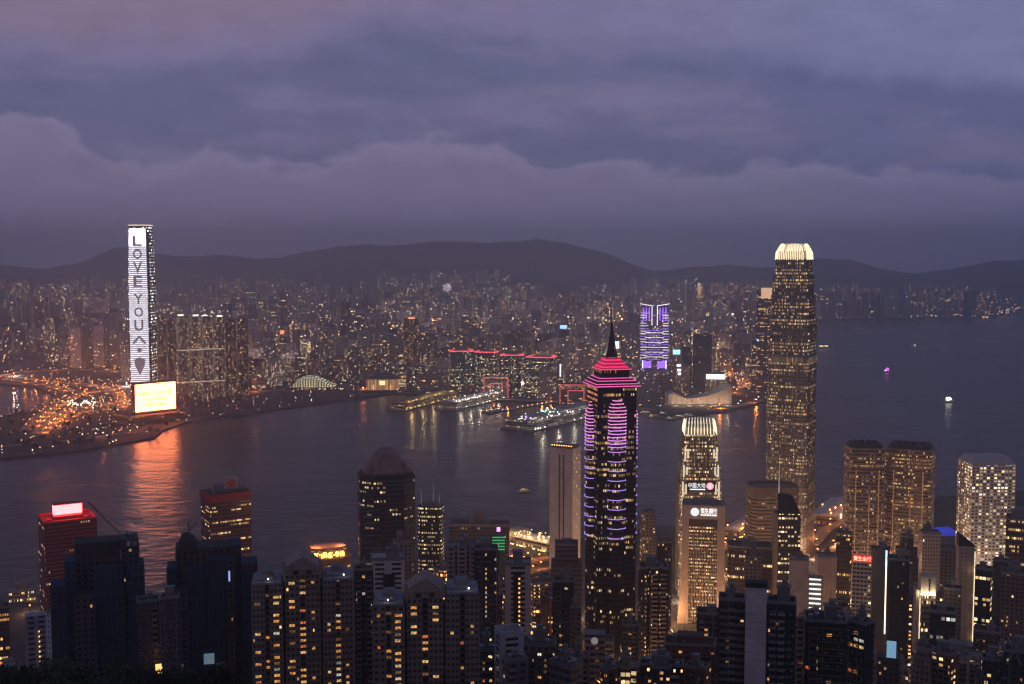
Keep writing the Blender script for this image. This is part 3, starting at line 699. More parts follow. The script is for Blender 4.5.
# piers
def pier(name, label, P0, P1, wid, hgt, st, lampm, nl, roof='gable', roofcol=None, cat='pier'):
    a, b_ = ground(*P0, 3), ground(*P1, 3); d = b_ - a; L = d.length; an = math.atan2(d.y, d.x)
    root = empty(name, (a.x, a.y, 0), an, label=label, cat=cat)
    mb = MB(); mb.box((L / 2, 0, 1.2), (L + 14, wid + 12, 4.0), PLAIN((.2, .18, .17))); mb.build('deck', CONC, root)
    if hgt:
        mb = MB(); mb.box((L / 2 + 3, 0, 3.2 + hgt / 2), (L - 8, wid, hgt), st); mb.build('hall', None, root)
        mb = MB()
        if roof == 'gable':
            n = max(2, int(L / 26))
            for k in range(n):
                x0, x1 = 7 + (L - 8) * k / n, 7 + (L - 8) * (k + .86) / n; z = 3.2 + hgt
                mb.quad([(x0, -wid / 2 - 1, z), (x1, -wid / 2 - 1, z), (x1, 0, z + 4), (x0, 0, z + 4)], [(0, 0)] * 4, ST0); mb.quad([(x0, 0, z + 4), (x1, 0, z + 4), (x1, wid / 2 + 1, z), (x0, wid / 2 + 1, z)], [(0, 0)] * 4, ST0)
                for x in (x0, x1): mb.quad([(x, -wid / 2 - 1, z), (x, 0, z + 4), (x, wid / 2 + 1, z)], [(0, 0)] * 3, ST0)
        else:
            z = 3.2 + hgt; mb.box((L / 2 + 3, 0, z + .4), (L - 6, wid + 2, .8), ST0); mb.box((L * .62, 0, z + 3), (L * .5, wid * .5, 4.5), ST0); mb.box((L * .2, 0, z + 2.4), (L * .12, wid * .6, 4), ST0)
        mb.build('roof', roofcol or WHITEP, root)
    q = random.Random(int(L)); lampc = tuple(lampm.node_tree.nodes['Principled BSDF'].inputs['Emission Color'].default_value)[:3]; lm = MB(); lm.bar((0, 0, -.9), (0, 0, .9), .9, ST0, 6); lo = lm.build('lamp', lampm); lme = lo.data; bpy.data.objects.remove(lo)
    for k in range(nl):
        s = q.choice((-1, 1)); o = bpy.data.objects.new('lamp', lme); COL.objects.link(o); o.parent = root
        if k % 7 == 3: plight((L * (k + .5) / nl, -(wid / 2 + 4), 4.5 if not hgt else hgt + 12), lampc, 16000 if a.y > 2400 else 5000, 1.5, root)
        o.location = (L * (k + .5) / nl + q.uniform(-2, 2), s * (wid / 2 + 4) if not hgt else -(wid / 2 + 3.5) if q.random() < .6 else q.uniform(-.4, .4) * wid, 5.2 if not hgt or q.random() < .5 else 3.8 + hgt + 4)
    return root
OL, WLm = em('lamp_orange', (1, .38, .08), 7), em('lamp_white', (1, .86, .65), 6)
pier('ferry_pier', 'gold lit ferry terminal pier with sloping roofs, leftmost of the piers', (397, 409.5), (449, 396), 46, 15, off((.3, .25, .15), .55, warm=.6, st=1.1, flr=5, bay=5), em('lamp_gold', (1, .62, .2), 4), 34, 'flat', pm('gold_roof', (.28, .24, .14), .6))
pier('cruise_pier', 'long pier with brightly lit white roofed hall next to the gold ferry pier', (446, 409), (495, 397.5), 52, 17, off((.5, .47, .45), .5, warm=.4, st=.9, flr=5, bay=5), WLm, 36, 'gable')
pier('finger_pier', 'narrow low finger pier with orange lamps between two larger piers', (487, 412), (546, 402.5), 12, 0, None, OL, 12)
pt = pier('ocean_terminal', 'broad harbour terminal pier crowded with white and green rooftop lights', (518, 429), (606, 408), 78, 19, off((.35, .33, .34), .6, warm=.3, st=1.3, flr=4.5, bay=5), WLm, 40, 'flat', pm('deck_roof', (.3, .3, .33)))
GR = em('lamp_green', (.15, 1, .6), 2.5); VI = em('lamp_violet', (.7, .4, 1), 2.2)
q = random.Random(3)
for k in range(46):
    mb = MB(); mb.box((0, 0, .8), (4.5, 2.4, 1.6), ST0); mt = q.choice([WLm, em('lamp_soft', (1, .9, .8), 1.4), em('lamp_soft', (1, .9, .8), 1.4), GR if k > 25 else VI])
    o = mb.build('rooftop_light', mt, pt); o.location = (12 + k * 4.6, q.uniform(-32, 32), 23.2 + (4 if 12 + k * 4.6 > 95 and q.random() < .4 else 0))
MARKS.append(('the harbour piers', 480, 402, 3000)); FOOT.append((ground(480, 400).x, ground(480, 400).y, 40))

# the violet lit hotel
o = kb('hotel_tower', 'violet and white lit hotel tower with forked top above the old town', 641.5, 668, 306, 369, off((.2, .17, .22), .25, warm=.45, st=1.0, flr=4.2, bay=3.6, gc=(.06, .04, .12)), cat='hotel', plan='notch', ratio=.6, kit=False)
W_, D_, h_ = dims(o); VW = em('violet_white', (.85, .75, 1), 2.4); VV = em('violet_band', (.35, .14, 1), 1.7)
for sx in (-1, 1):
    mb = MB(); x0 = sx * W_ * .1; mb.bar((x0, -D_ / 2 - 1, h_ * .70), (x0, -D_ / 2 - 1, h_ + 2), 1.1, ST0); mb.bar((x0, -D_ / 2 - 1, h_ + 2), (sx * W_ * .56, -D_ / 2 - 1, h_ + 9), 1.0, ST0); mb.build('roof_prong', VW, o)
    for k in range(3):
        boxy('violet_panel', (sx * W_ * (.2 + k * .11), -D_ / 2 - .5, h_ * .88), (3.6, .8, h_ * .2), VV, o)
    boxy('violet_panel', (sx * W_ * .27, -D_ / 2 - .5, 18), (W_ * .32, .8, 24), VV, o)
    boxy('violet_panel', (sx * W_ * .44, -D_ / 2 - .6, 19), (3.5, .9, 28), VW, o)
for k in range(19):
    for sx in (-1, 1): boxy('light_strip', (sx * W_ * .42, -D_ / 2 - .7, 32 + k * (h_ - 44) / 19), (W_ * .22, .8, 1.4), VW if k % 3 else VV, o)
for k in range(13): boxy('light_strip', (0, -D_ / 2 - .65, 36 + k * (h_ * .66 - 36) / 13), (W_ * (.7 if k % 2 else .5), .7, 1.3), VW if k % 2 else VV, o)
for k in range(24):
    q_ = random.Random(k); boxy('light_strip', (q_.uniform(-.36, .36) * W_, -D_ / 2 - .6, q_.uniform(30, h_ * .8)), (4.5, .7, 1.5), VW if k % 2 else em('hotel_gold', (1, .6, .3), .9), o)
MARKS.append(('the violet hotel', 655, 335, o.location.y))

kb('office_tower', 'tall unlit dark blue glass tower right of the violet hotel', 693, 712, 334, 388, off((.03, .045, .075), .03, gc=(.02, .035, .07), st=.6), cat='office tower', ratio=.7, kit=False, mark='the dark blue tower')
kb('office_tower', 'narrow unlit teal tower against the dark blue glass tower', 681.5, 692, 347, 388, off((.04, .06, .07), .05, st=.6), cat='office tower', ratio=.7, kit=False)
o = kb('hotel_tower', 'pinkish hotel tower with a cyan screen on its roof', 671, 682, 356, 396, res((.35, .26, .26), .2), cat='hotel', mark='the cyan roof screen'); W_, D_, h_ = dims(o)
boxy('roof_screen', (0, -D_ / 2, h_ + 12), (20, 2, 13), em('screen_cyan', (.45, .95, 1), 1.6), o); boxy('screen_post', (0, -D_ / 2 + 1.5, h_ + 4), (2, 1, 9), DARKM, o)
o = kb('hotel_tower', 'slim pink tower with stacked white screens beside the cyan screen hotel', 675, 690, 366, 398, res((.33, .26, .26), .25), cat='hotel'); W_, D_, h_ = dims(o)
for k, zz_ in enumerate((3, -10, -20)): boxy('white_screen', (-W_ * .25 + k, -D_ / 2 - .6, h_ + zz_), (12 - k * 2, 1.2, 7), em('screen_white', (.9, .92, 1), 1.6), o)
o = kb('hotel_block', 'broad beige hotel block under a long white roof billboard', 705, 727, 379, 400, res((.4, .33, .29), .35, warm=.55), cat='hotel', ratio=.6, mark='the long white roof billboard'); W_, D_, h_ = dims(o)
o2 = boxy('roof_billboard', (-1, -D_ / 2, h_ + 8), (W_ * .86, 2, 13), em('screen_white2', (.93, .95, 1), 2.2, True), o); boxy('screen_post', (-1, -D_ / 2 + 2, h_ + 2), (W_ * .7, 1, 4), DARKM, o)
# cultural centre: windowless ski-slope walls, floodlit
A = at(668, 406, 3020); root = empty('cultural_centre', (at(700, 405, 3020).x, 3020, 4), .03, label='windowless floodlit concert hall with sweeping ski-slope roof on the waterfront', cat='concert hall')
W_ = 64 / F * 3020; TL = pm('pale_tile', (.5, .4, .34), .7, .08, .05)
pts = [(-.5, 0), (-.5, 27), (-.42, 32), (-.32, 22), (-.2, 15), (-.08, 17), (.1, 22), (.28, 31), (.42, 46), (.5, 50), (.5, 0)]
mb = MB(); P = [(a_ * W_, z) for a_, z in pts]; Yd = 55
for (x0, z0), (x1, z1) in zip(P, P[1:]): mb.quad([(x0, 0, z0), (x0, Yd, z0), (x1, Yd, z1), (x1, 0, z1)], [(0, 0)] * 4, ST0)
for (x0, z0), (x1, z1) in zip(P[1:-1], P[2:-1]):
    for yy, fl in ((0, 0), (Yd, 1)):
        qd = [(x0, yy, 0), (x1, yy, 0), (x1, yy, z1), (x0, yy, z0)]; mb.quad(qd if not fl else qd[::-1], [(0, 0)] * 4, ST0)
mb.build('hall_wall', TL, root)
for k in range(12):
    boxy('buttress', (-W_ / 2 + (k + .5) * W_ / 12, -1.2, 6.5), (1.4, 2.4, 13), TL, root)
for k in range(5): plight((-W_ / 2 + (k + .5) * W_ / 5, -24, 6), (1, .74, .48), 20000, 3, root)
FOOT.append((root.location.x, 3045, 100)); MARKS.append(('the ski-slope concert hall', 700, 397, 3020))
# other signs and towers that stand out
def signed(label, px0, px1, yt, yb, st, sx, sz, w_, h__, m_, **k):
    o = kb('office_tower', label, px0, px1, yt, yb, st, cat='office tower', kit=False, **k); W_, D_, hh_ = dims(o)
    boxy('lit_sign', (sx * W_, -D_ / 2 - .8, hh_ + sz), (w_, 1.4, h__), m_, o); return o
signed('slim dark tower with white tilted screen behind the purple tower spire', 612, 621, 341, 376, off((.2, .15, .12), .35, warm=.7), .0, -12, 17, 24, em('screen_white', (.9, .92, 1), 1.6))
signed('grey tower with small blue screen above the red-lined offices', 558, 569, 325, 362, off((.12, .12, .15), .2), 0, -6, 26, 13, em('screen_blue', (.3, .55, 1), 2.2), mark='the blue screen')
signed('tall dark tower with orange lit crown left of the red-lined offices', 404, 419, 318, 380, res((.13, .09, .09), .22, warm=.7), 0, 1, 22, 5, em('crown_orange', (1, .35, .15), 1.5), mark='the orange-crowned tower')
signed('slim tower with bright yellow vertical panel above the arched station', 304, 312, 341, 372, off((.3, .22, .15), .3), 0, -12, 9, 22, em('panel_yellow', (1, .72, .3), 1.6), mark='the yellow panel tower')
signed('small tower with orange red glowing sign among old blocks', 278, 286, 332, 362, off((.2, .12, .1), .2), 0, 0, 14, 14, em('sign_orange', (1, .25, .08), 2.0))
signed('slab tower with white vertical light beside the widest red-lined office', 556.5, 563, 352, 392, off((.25, .2, .2), .2), .1, -52, 4, 36, em('screen_white', (.9, .92, 1), 1.6))
signed('gold lit tower among low blocks right of the violet hotel', 696, 703, 286, 325, off((.3, .22, .12), .6, warm=.6), 0, -20, 18, 50, em('gold_panel', (1, .66, .3), .7))
signed('tall stepped tower with peach lit crown left of the great harbour skyscraper', 757, 773, 290, 392, off((.2, .16, .16), .25), .1, -8, 30, 30, em('peach_crown', (1, .6, .35), .8), mark='the peach-crowned tower')
signed('lower twin with blue point beside the peach crowned tower', 752, 764, 340, 392, off((.17, .15, .16), .3), 0, 0, 6, 5, em('screen_blue', (.3, .55, 1), 2.2))
# round burst of lights above the far city
A = at(447, 288, 6200); zg = max(4, hz(447, 6200))
root = empty('firework_wheel', (A.x, 6200, zg), 0, label='round cluster of sparkling pink white lights above the far city', cat='light display')
mb = MB(); mb.bar((0, 0, 0), (0, 0, A.z - zg - 22), 1.5, ST0); mb.build('mast', DARKM, root); mb = MB(); q = random.Random(5)
for k in range(90):
    th, ph, rr = q.uniform(0, 6.28), math.acos(q.uniform(-1, 1)), 26 * q.random() ** .35
    p = Vector((rr * math.sin(ph) * math.cos(th), rr * math.sin(ph) * math.sin(th), rr * math.cos(ph))) + Vector((0, 0, A.z - zg)); mb.bar(p, p * 1.0 + Vector((0, 0, 2.2)), 1.1, ST0)
mb.build('sparkling_lights', em('spark_pink', (1, .8, .95), 2.0), root)

# ------------------------------------------------------------------ ACROSS THE HARBOUR: the city
CW = [('grey', (.32, .31, .33)), ('beige', (.46, .39, .34)), ('pinkish', (.44, .34, .33)), ('brown', (.24, .18, .16)), ('pale', (.62, .57, .58)), ('dark', (.1, .09, .1))]
EXCL = [((40, 412), 330), ((95, 400), 330), ((110, 425), 260), ((150, 418), 200), ((190, 412), 190), ((240, 405), 190), ((280, 400), 180), ((340, 395), 90), ((740, 368), 120), ((700, 408), 100), ((60, 372), 60), ((655, 375), 120), ((657, 367), 100), ((660, 360), 40), ((655, 383), 90), ((655, 392), 70)]
EXP_ = [(ground(*p), r) for p, r in EXCL]
ROADS = [[(-60, 376), (0, 375.5), (20, 372.5), (47, 370.5), (78, 370), (105, 369), (120, 372)],
         [(-60, 379), (0, 379), (20, 381), (48, 386), (72, 391), (96, 393), (115, 391)],
         [(120, 408), (122, 400), (118, 393), (105, 388), (80, 384), (50, 382), (20, 378)],
         [(40, 434), (50, 424), (62, 414), (74, 408), (95, 407), (112, 403)],
         [(30, 430), (37, 420), (48, 412), (60, 404), (78, 396), (98, 391)],
         [(52, 430), (62, 420), (78, 413), (98, 409), (122, 410)],
         [(178, 398), (200, 397), (228, 394), (262, 391), (300, 390), (345, 389), (372, 391), (408, 393)],
         [(700, 400), (728, 396), (742, 388), (738, 378), (726, 370), (720, 360)],
         [(0, 447), (40, 443), (80, 440), (120, 434), (158, 430)],
         [(420, 396), (470, 398.5), (520, 400.5), (560, 402), (620, 406), (650, 410)],
         [(700, 356), (720, 352), (745, 350), (775, 348)],
         [(470, 344), (520, 341), (560, 340), (600, 343)], [(590, 314), (640, 313.5)], [(250, 305), (300, 304), (360, 310)],
         [(668, 411), (700, 411.5), (730, 408), (766, 400)]]
RP = []
for rd in ROADS:
    pts_ = [ground(*p) for p in rd]; RP.append(pts_)
def near_road(x, y, d):
    for pts_ in RP:
        for a, b_ in zip(pts_, pts_[1:]):
            ab = (b_ - a).xy; k = max(0, min(1, (Vector((x, y)) - a.xy).dot(ab) / max(ab.length_squared, 1)))
            if ((a.xy + ab * k) - Vector((x, y))).length < d: return True
    return False
road_mb = []
for pts_ in RP:
    mb = MB(); dist = 0
    for i, (a, b_) in enumerate(zip(pts_, pts_[1:])):
        d = (b_ - a).normalized(); n = Vector((-d.y, d.x, 0)) * (19 if RP.index(pts_) < 6 else 11); z = Vector((0, 0, .05 + .004 * RP.index(pts_) + .3))
        a2, b2 = a - d * 4, b_ + d * 4
        mb.quad([a2 - n + z, b2 - n + z, b2 + n + z, a2 + n + z], [(0, 0)] * 4, ST0)
        for sgn in (-1, 1):
            m0 = n * sgn; mb.quad([a2 + m0 + z, b2 + m0 + z, b2 + m0 * 1.04 + z + Vector((0, 0, .9)), a2 + m0 * 1.04 + z + Vector((0, 0, .9))], [(0, 0)] * 4, ST0)
    o = mb.build('road', pm('far_asphalt', (.3, .27, .25), .85, .3, .05)); tag(o, kind='structure')

def city_style(q, base_lit=.12):
    cn, c = q.choice(CW[:5] if q.random() < .9 else CW); k = q.uniform(.75, 1.15); c = tuple(x * k for x in c)
    if q.random() < .72: st = res(c, q.uniform(.25, 1.5) * base_lit, st=q.uniform(4.0, 11), warm=q.uniform(.35, .75))
    else: st = off(c, q.uniform(.05, .25), st=q.uniform(2.2, 6), warm=q.uniform(.3, .7))
    st['seed'] = q.uniform(0, 900); return cn, st
kow_ind = []; stuff = MB(); q = random.Random(21)
cands = []
Yr = 2950.0
while Yr < 8900:
    step = 62 + (Yr - 2950) * .011
    px = -40.0
    while px < 1075:
        wdm = q.uniform(25, 48) * (1 if q.random() < .85 else 1.7)
        gap = q.uniform(6, 20) if q.random() < .85 else q.uniform(30, 90)
        x = (px - 512) / F * Yr; Yj = Yr + q.uniform(-16, 16)
        px += (wdm + gap) * F / Yr
        cands.append((x + wdm / 2, Yj, wdm))
    Yr += step
def kow_height(px, Y, q):
    if Y > 7000: base = q.uniform(70, 125)
    elif Y > 5200: base = q.uniform(45, 125) if q.random() < .8 else q.uniform(120, 160)
    else: base = q.choice([q.uniform(30, 60), q.uniform(50, 90), q.uniform(80, 120)])
    if q.random() < .05: base *= 1.35
    return base
for x, Yj, wdm in cands:
    px = 512 + F * x / Yj
    if not inside(x, Yj, kp): continue
    if any(not inside(x + dx, Yj + dy, kp) for dx, dy in ((-45, 0), (45, 0), (0, -65), (0, 40))): continue
    if any((p.x - x) ** 2 + (p.y - Yj) ** 2 < r * r for p, r in EXP_): continue
    if any((fx - x) ** 2 + (fy - Yj) ** 2 < (fr + wdm * .6) ** 2 for fx, fy, fr in FOOT): continue
    if near_road(x, Yj, 36): continue
    if px < 130 and Yj < 3950: continue
    dn = mnoise.noise(Vector((x / 520, Yj / 520, 8)))
    if dn < -.33 or q.random() < .1: continue
    zg = max(4.0, hz(px, Yj)) if Yj > 6000 else 4.0
    if Yj > 8000 and (mnoise.noise(Vector((x / 500, Yj / 400, 3))) < .02 or zg > 235): continue
    h = kow_height(px, Yj, q) * (1 + .35 * dn)
    est = mnoise.noise(Vector((x / 380, Yj / 380, 14)))
    if est > .22 and Yj > 3600: h = max(h, 95) * (1 + .5 * (est - .2)) + 12
    elif est < -.2: h *= .6
    if px > 815: h *= 1.35
    if px < 130: h *= 1.15
    if Yj < 3500 and 560 < px < 760: h = min(h, 60)
    yt_min = 263 if 280 < px < 700 else 267
    h = min(h, at(px, yt_min + q.uniform(0, 12), Yj).z - zg)
    if h < 15: continue
    kow_ind.append([x, Yj, zg, wdm, h, px])
kow_ind.sort(key=lambda a: a[1])
print('kowloon blocks', len(kow_ind))
right_shore = [k for k in kow_ind if k[5] > 822][:45]; rs = {id(k) for k in right_shore}
N_IND = 225; ind = []
for k in kow_ind:
    is_ind = (len(ind) < N_IND and k[5] <= 822) or id(k) in rs
    x, Y_, zg, wdm, h, px = k
    if not (-25 < px < 1050): is_ind = False
    kl = mnoise.noise(Vector((x / 420, Y_ / 420, 20))); cn, st = city_style(q, (.15 if Y_ < 6500 else .12) * (1.15 + 1.6 * kl))
    st['warm'] += .3 * mnoise.noise(Vector((x / 600, Y_ / 600, 33))); st['st'] *= 1.15 + 1.2 * max(0, kl)
    plan = q.choice(['rect', 'rect', 'notch', 'cross', 'notch2']); ra = q.uniform(.5, 1.0); an = q.choice([.25, .25, -.35, 0.1]) + q.uniform(-.06, .06)
    poly = shape(plan, wdm, wdm * ra)
    if Y_ > 3900: st['bay'] *= 1.7 if Y_ < 5200 else 2.2; st['flr'] *= 1.6 if Y_ < 5200 else 2.2; st['lit'] *= .62; st['gc'] = tuple(c_ * .6 for c_ in st['wc'])
    if is_ind:
        mb = MB(); mb.prism(poly, -2, h, st)
        o = mb.build('apartment_block' if st['coh'] < .5 else 'office_block', None, None, (x, Y_, zg), an)
        if Y_ < 4300:
            rb = MB(); rb.box((0, 0, h + 2), (wdm * .35, wdm * ra * .4, 4), PLAIN(tuple(c * .8 for c in st['wc']))); rb.build('plant_room', None, o)
        ind.append(dict(o=o, px=px, Y=Y_, cn=cn, yt=pix(x, Y_, zg + h)[1], office=st['coh'] > .5, h=h, w=wdm))
    else:
        cs, sn = math.cos(an), math.sin(an); pl = [(a * cs - b_ * sn + x, a * sn + b_ * cs + Y_) for a, b_ in poly]
        stuff.rings([(pl, zg - 2), (pl, zg + h)], st)
o = stuff.build('distant_city_blocks'); tag(o, label='dense mass of distant city blocks fading into haze below the hills', cat='city blocks', kind='stuff', group='tower blocks of the city across the harbour')
print('individual', len(ind))
ORD = 'first second third fourth fifth sixth seventh eighth ninth tenth eleventh twelfth thirteenth fourteenth fifteenth sixteenth seventeenth eighteenth nineteenth twentieth'.split()
ORD += ['twenty-' + w_ for w_ in ORD[:9]] + ['thirtieth'] + ['thirty-' + w_ for w_ in ORD[:9]] + ['fortieth'] + ['forty-' + w_ for w_ in ORD[:9]]
def auto_label(items, marks, group, front_word='in front of'):
    bk = {}
    for it in items:
        mk = min(marks, key=lambda m_: (m_[1] - it['px']) ** 2 + ((m_[2] - it['yt']) * 1.2) ** 2)
        dx = it['px'] - mk[1]
        rel = 'beyond' if it['Y'] > mk[3] else front_word
        side = 'left of' if dx < -14 else 'right of' if dx > 14 else rel
        hw = ('low' if it['h'] < 45 else 'tall' if it['h'] > 95 else 'mid-height')
        bk.setdefault((mk[0], side, it['cn'], hw, it['office']), []).append(it)
    for (ph, side, cn, hw, of), L_ in bk.items():
        L_.sort(key=lambda i: i['px'])
        for k, it in enumerate(L_):
            noun = 'office block' if of else 'apartment block'
            it['o']['label'] = (f'{ORD[k]} {hw} {cn} {noun} from the left, {side} {ph}' if len(L_) > 1 else f'only {hw} {cn} {noun} {side} {ph}')
            it['o']['category'] = noun; it['o']['group'] = group
FAR = [('the far shore waterfront', 870, 300, 7400), ('the far shore breakwater end', 980, 300, 7400), ('the typhoon shelter', 20, 345, 4200), ('the elevated orange highway', 80, 345, 4200)]

# ------------------------------------------------------------------ boats
def boat(name, label, px, py, L, ang, lights, cat='boat', tall=1.0, group=None):
    p = ground(px, py, 0); root = empty(name, p, ang, label=label, cat=cat, group=group)
    hull = [(-.5, -.13), (.3, -.14), (.5, 0), (.3, .14), (-.5, .13)]
    mb = MB(); mb.rings([([(a * L * .92, b_ * L * .8) for a, b_ in hull], -.5), ([(a * L, b_ * L) for a, b_ in hull], L * .07)], ST0); mb.build('hull', pm('hull_paint', (.45, .45, .48), .5), root)
    mb = MB(); w_ = sty(wc=(.5, .48, .48), bay=2, flr=2.6, lit=.8, coh=.3, st=1.4, ww=.8, wh=.6, warm=.45, seed=L)
    mb.box((-L * .05, 0, L * .07 + 1.3 * tall), (L * .62, L * .2, 2.6 * tall), w_); mb.box((-L * .08, 0, L * .07 + 3.8 * tall), (L * .42, L * .16, 2.3 * tall), w_); mb.build('cabin', None, root)
    for k, (fx, fz, sz, m_) in enumerate(lights):
        boxy('deck_light', (fx * L, 0, fz), (sz, L * .17, sz * .6), m_, root)
    return root
WL2 = em('deck_white', (1, .9, .8), 3.2); PK = em('deck_magenta', (.85, .12, 1), 1.6); YL = em('deck_yellow', (1, .8, .4), 2.0)
boat('harbour_ferry', 'white ferry with blazing cream deck lights on the open water', 949, 402, 46, .9, [(-.15, 9, 15, WL2), (.1, 6, 10, WL2), (.25, 4, 6, em('lamp_orange', (1, .38, .08), 7))], 'ferry')
boat('party_boat', 'small round boat glowing magenta out in the harbour', 887, 372, 28, .4, [(0, 6, 13, PK), (.05, 12, 8, PK), (-.25, 5, 4, WL2)])
boat('harbour_ferry', 'pale green lit ferry emerging beside the great harbour skyscraper', 824, 348, 60, .1, [(-.2, 6, 14, YL), (.15, 6, 14, YL)], 'ferry')
boat('small_boat', 'dark little boat with one white lamp far out on the water', 913, 346, 26, .3, [(.3, 4, 5, WL2), (-.3, 4, 3, em('room_red', (1, .2, .1), 1))])
boat('small_boat', 'boat with orange deck lamps just off the distant breakwater', 985, 318.5, 60, .1, [(-.2, 8, 10, em('lamp_orange', (1, .4, .1), 7)), (.2, 8, 12, YL)])
boat('harbour_ferry', 'white ferry under way in mid harbour left of the beige slab tower', 525, 492, 24, .15, [(-.1, 4.5, 3, em('deck_soft', (.9, .9, 1), 1.0))], 'ferry')
mb = MB(); P0 = ground(878, 318.6, 0); P1 = ground(975, 317.6, 0); d = P1 - P0
mb.box((0, 0, 3), (d.length, 26, 10), PLAIN((.12, .11, .11))); o = mb.build('breakwater', CONC, None, (P0 + P1) / 2, math.atan2(d.y, d.x)); tag(o, 'long low dark breakwater off the far shore', 'breakwater')
q = random.Random(12); moor = ['leftmost', 'second', 'third', 'fourth', 'fifth', 'sixth']
for k, (px, py) in enumerate(((646, 412), (655, 415.5), (664, 413), (671, 418), (680, 416), (689, 414.5))):
    boat('moored_ferry', f'{moor[k]} of the six ferries moored between purple-banded tower and concert hall', px, py + 2, q.uniform(32, 48), q.uniform(-.4, .6), [(-.2, 7, 2.5, em('deck_soft', (.9, .9, 1), 1.0))], 'ferry', group='ferries at the far pier')
for k, (px, py, an) in enumerate(((462, 412, .35), (505, 419, .35), (560, 424, .4))): pass

# ------------------------------------------------------------------ lamps
def lamp_mesh(hh_, m_, head):
    mb = MB(); mb.bar((0, 0, 0), (0, 0, hh_), .22, ST0, 5, mi=0, r2=.12); mb.bar((0, 0, hh_), (2.2, 0, hh_ + .4), .1, ST0, 4, mi=0)
    p = mb.build('pole', DARKM); a = p.data; bpy.data.objects.remove(p)
    mb = MB(); mb.bar((2.2 - head / 2, 0, hh_ + .3), (2.2 + head / 2, 0, hh_ + .3), head * .42, ST0, 6); p = mb.build('lamp_head', m_); b_ = p.data; bpy.data.objects.remove(p)
    return a, b_
SOD, SODS, LWH = em('sodium', (1, .30, .06), 4.5), em('sodium_soft', (1, .38, .12), 3.0), em('lamp_cool', (1, .84, .62), 4.5)
LM = {'o': lamp_mesh(11, SOD, 2.4), 's': lamp_mesh(9, SODS, 2.0), 'w': lamp_mesh(10, LWH, 2.0)}
def street_lamp(x, y, z, kind, label, group, power=0, rot=0, col=(1, .27, .045)):
    r = empty('street_lamp', (x, y, z), rot, label=label, cat='street lamp', group=group)
    for n, d_ in zip(('pole', 'lamp_head'), LM[kind]):
        o = bpy.data.objects.new(n, d_); COL.objects.link(o); o.parent = r
    if power: plight((2.2, 0, 9), col, power, 2.0, r)
q = random.Random(99); nl = 0
for i, pts_ in enumerate(RP):
    far_ = pts_[0].y > 4800; step = 70 if far_ else 46
    if i in (0, 1, 2, 3, 4, 5): step = 34
    if i == 8: step = 60
    for a, b_ in zip(pts_, pts_[1:]):
        L = (b_ - a).length; n = max(1, int(L / step))
        for k in range(n):
            p = a.lerp(b_, (k + .5) / n); dn = (b_ - a).normalized()
            for sgn in (1,):
                if nl > 250: break
                nl += 1; off_ = Vector((-dn.y, dn.x, 0)) * 12 * (1 if nl % 2 else -1)
                pw = 0
                if i <= 5: pw = 26000 if nl % 2 == 0 else 0
                elif i in (6, 7, 14): pw = 40000 if nl % 3 == 0 else 0
                elif i == 8: pw = 9000 if nl % 3 == 0 else 0
                elif i == 9: pw = 15000 if nl % 3 == 0 else 0
                lab = {True: 'orange sodium street lamp along the highways by the glowing billboard', False: 'street lamp along the waterfront roads across the harbour'}[i <= 5 or i == 8]
                street_lamp(p.x + off_.x, p.y + off_.y, 4, ('o' if i <= 5 else q.choice('osw')) if i != 8 else q.choice('swo'), lab, 'street lamps of the ' + ('highways' if (i <= 5 or i == 8) else 'waterfront'), pw, math.atan2(-off_.y, -off_.x))
# the countless smaller lights of the far streets, yards and rooftops
cl = {'o': [], 'w': [], 'r': [], 'c': []}
for k in range(2600):
    Y_ = 2900 + 4900 * q.random() ** 1.15; px = q.uniform(-10, 1034); x = (px - 512) / F * Y_
    if not inside(x, Y_, kp): continue
    z = 4 + (hz(px, Y_) if Y_ > 6300 else 0)
    cl[q.choices('owrc', [6, 4, .6, .8])[0]].append((x, Y_, max(6, z) + q.uniform(3, 14) + (q.uniform(20, 80) if q.random() < .25 else 0), q.uniform(.55, 1.15) * Y_ / 4200))
for k in range(190):     # yards and quays near the billboard
    px, py = q.gauss(88, 30), q.gauss(402, 12); p = ground(px, py)
    if inside(p.x, p.y, kp): cl[q.choices('owr', [8, 1.6, .5])[0]].append((p.x, p.y, q.uniform(6, 14), q.uniform(.4, .9)))
for k in range(330):     # waterfront park and promenade
    px = q.uniform(0, 420); py = q.uniform(386, 456); p = ground(px, py)
    if inside(p.x, p.y, kp) and p.y < 3600: cl[q.choices('owrc', [4, 6, .3, .5])[0]].append((p.x, p.y, q.uniform(5, 10), q.uniform(.35, .95)))
for k in range(70):      # lamps of the straight far streets
    px, Y_ = q.uniform(0, 780), q.uniform(3300, 6800); x = (px - 512) / F * Y_; an = q.choice([.35, .35 + 1.57, -.2]) + q.uniform(-.05, .05); c_ = q.choices('owc', [6, 3, .4])[0]
    for i in range(q.randint(12, 34)):
        xx, yy = x + math.cos(an) * i * 32, Y_ + math.sin(an) * i * 32
        if inside(xx, yy, kp): cl[c_].append((xx, yy, 14 + q.uniform(0, 8), 1.0 * yy / 4200))
for k in range(34):
    px, py = q.uniform(66, 96), q.gauss(406, 2.0); p = ground(px, py)
    cl['w'].append((p.x, p.y, q.uniform(8, 16), q.uniform(.9, 1.9)))
for k in range(420):
    px = q.uniform(820, 1024); p = ground(px, q.uniform(309, 317)); 
    if inside(p.x, p.y, kp): cl[q.choices('owr', [4, 5, 1])[0]].append((p.x, p.y, q.uniform(6, 90) if q.random() < .4 else q.uniform(6, 20), q.uniform(1.2, 2.8)))
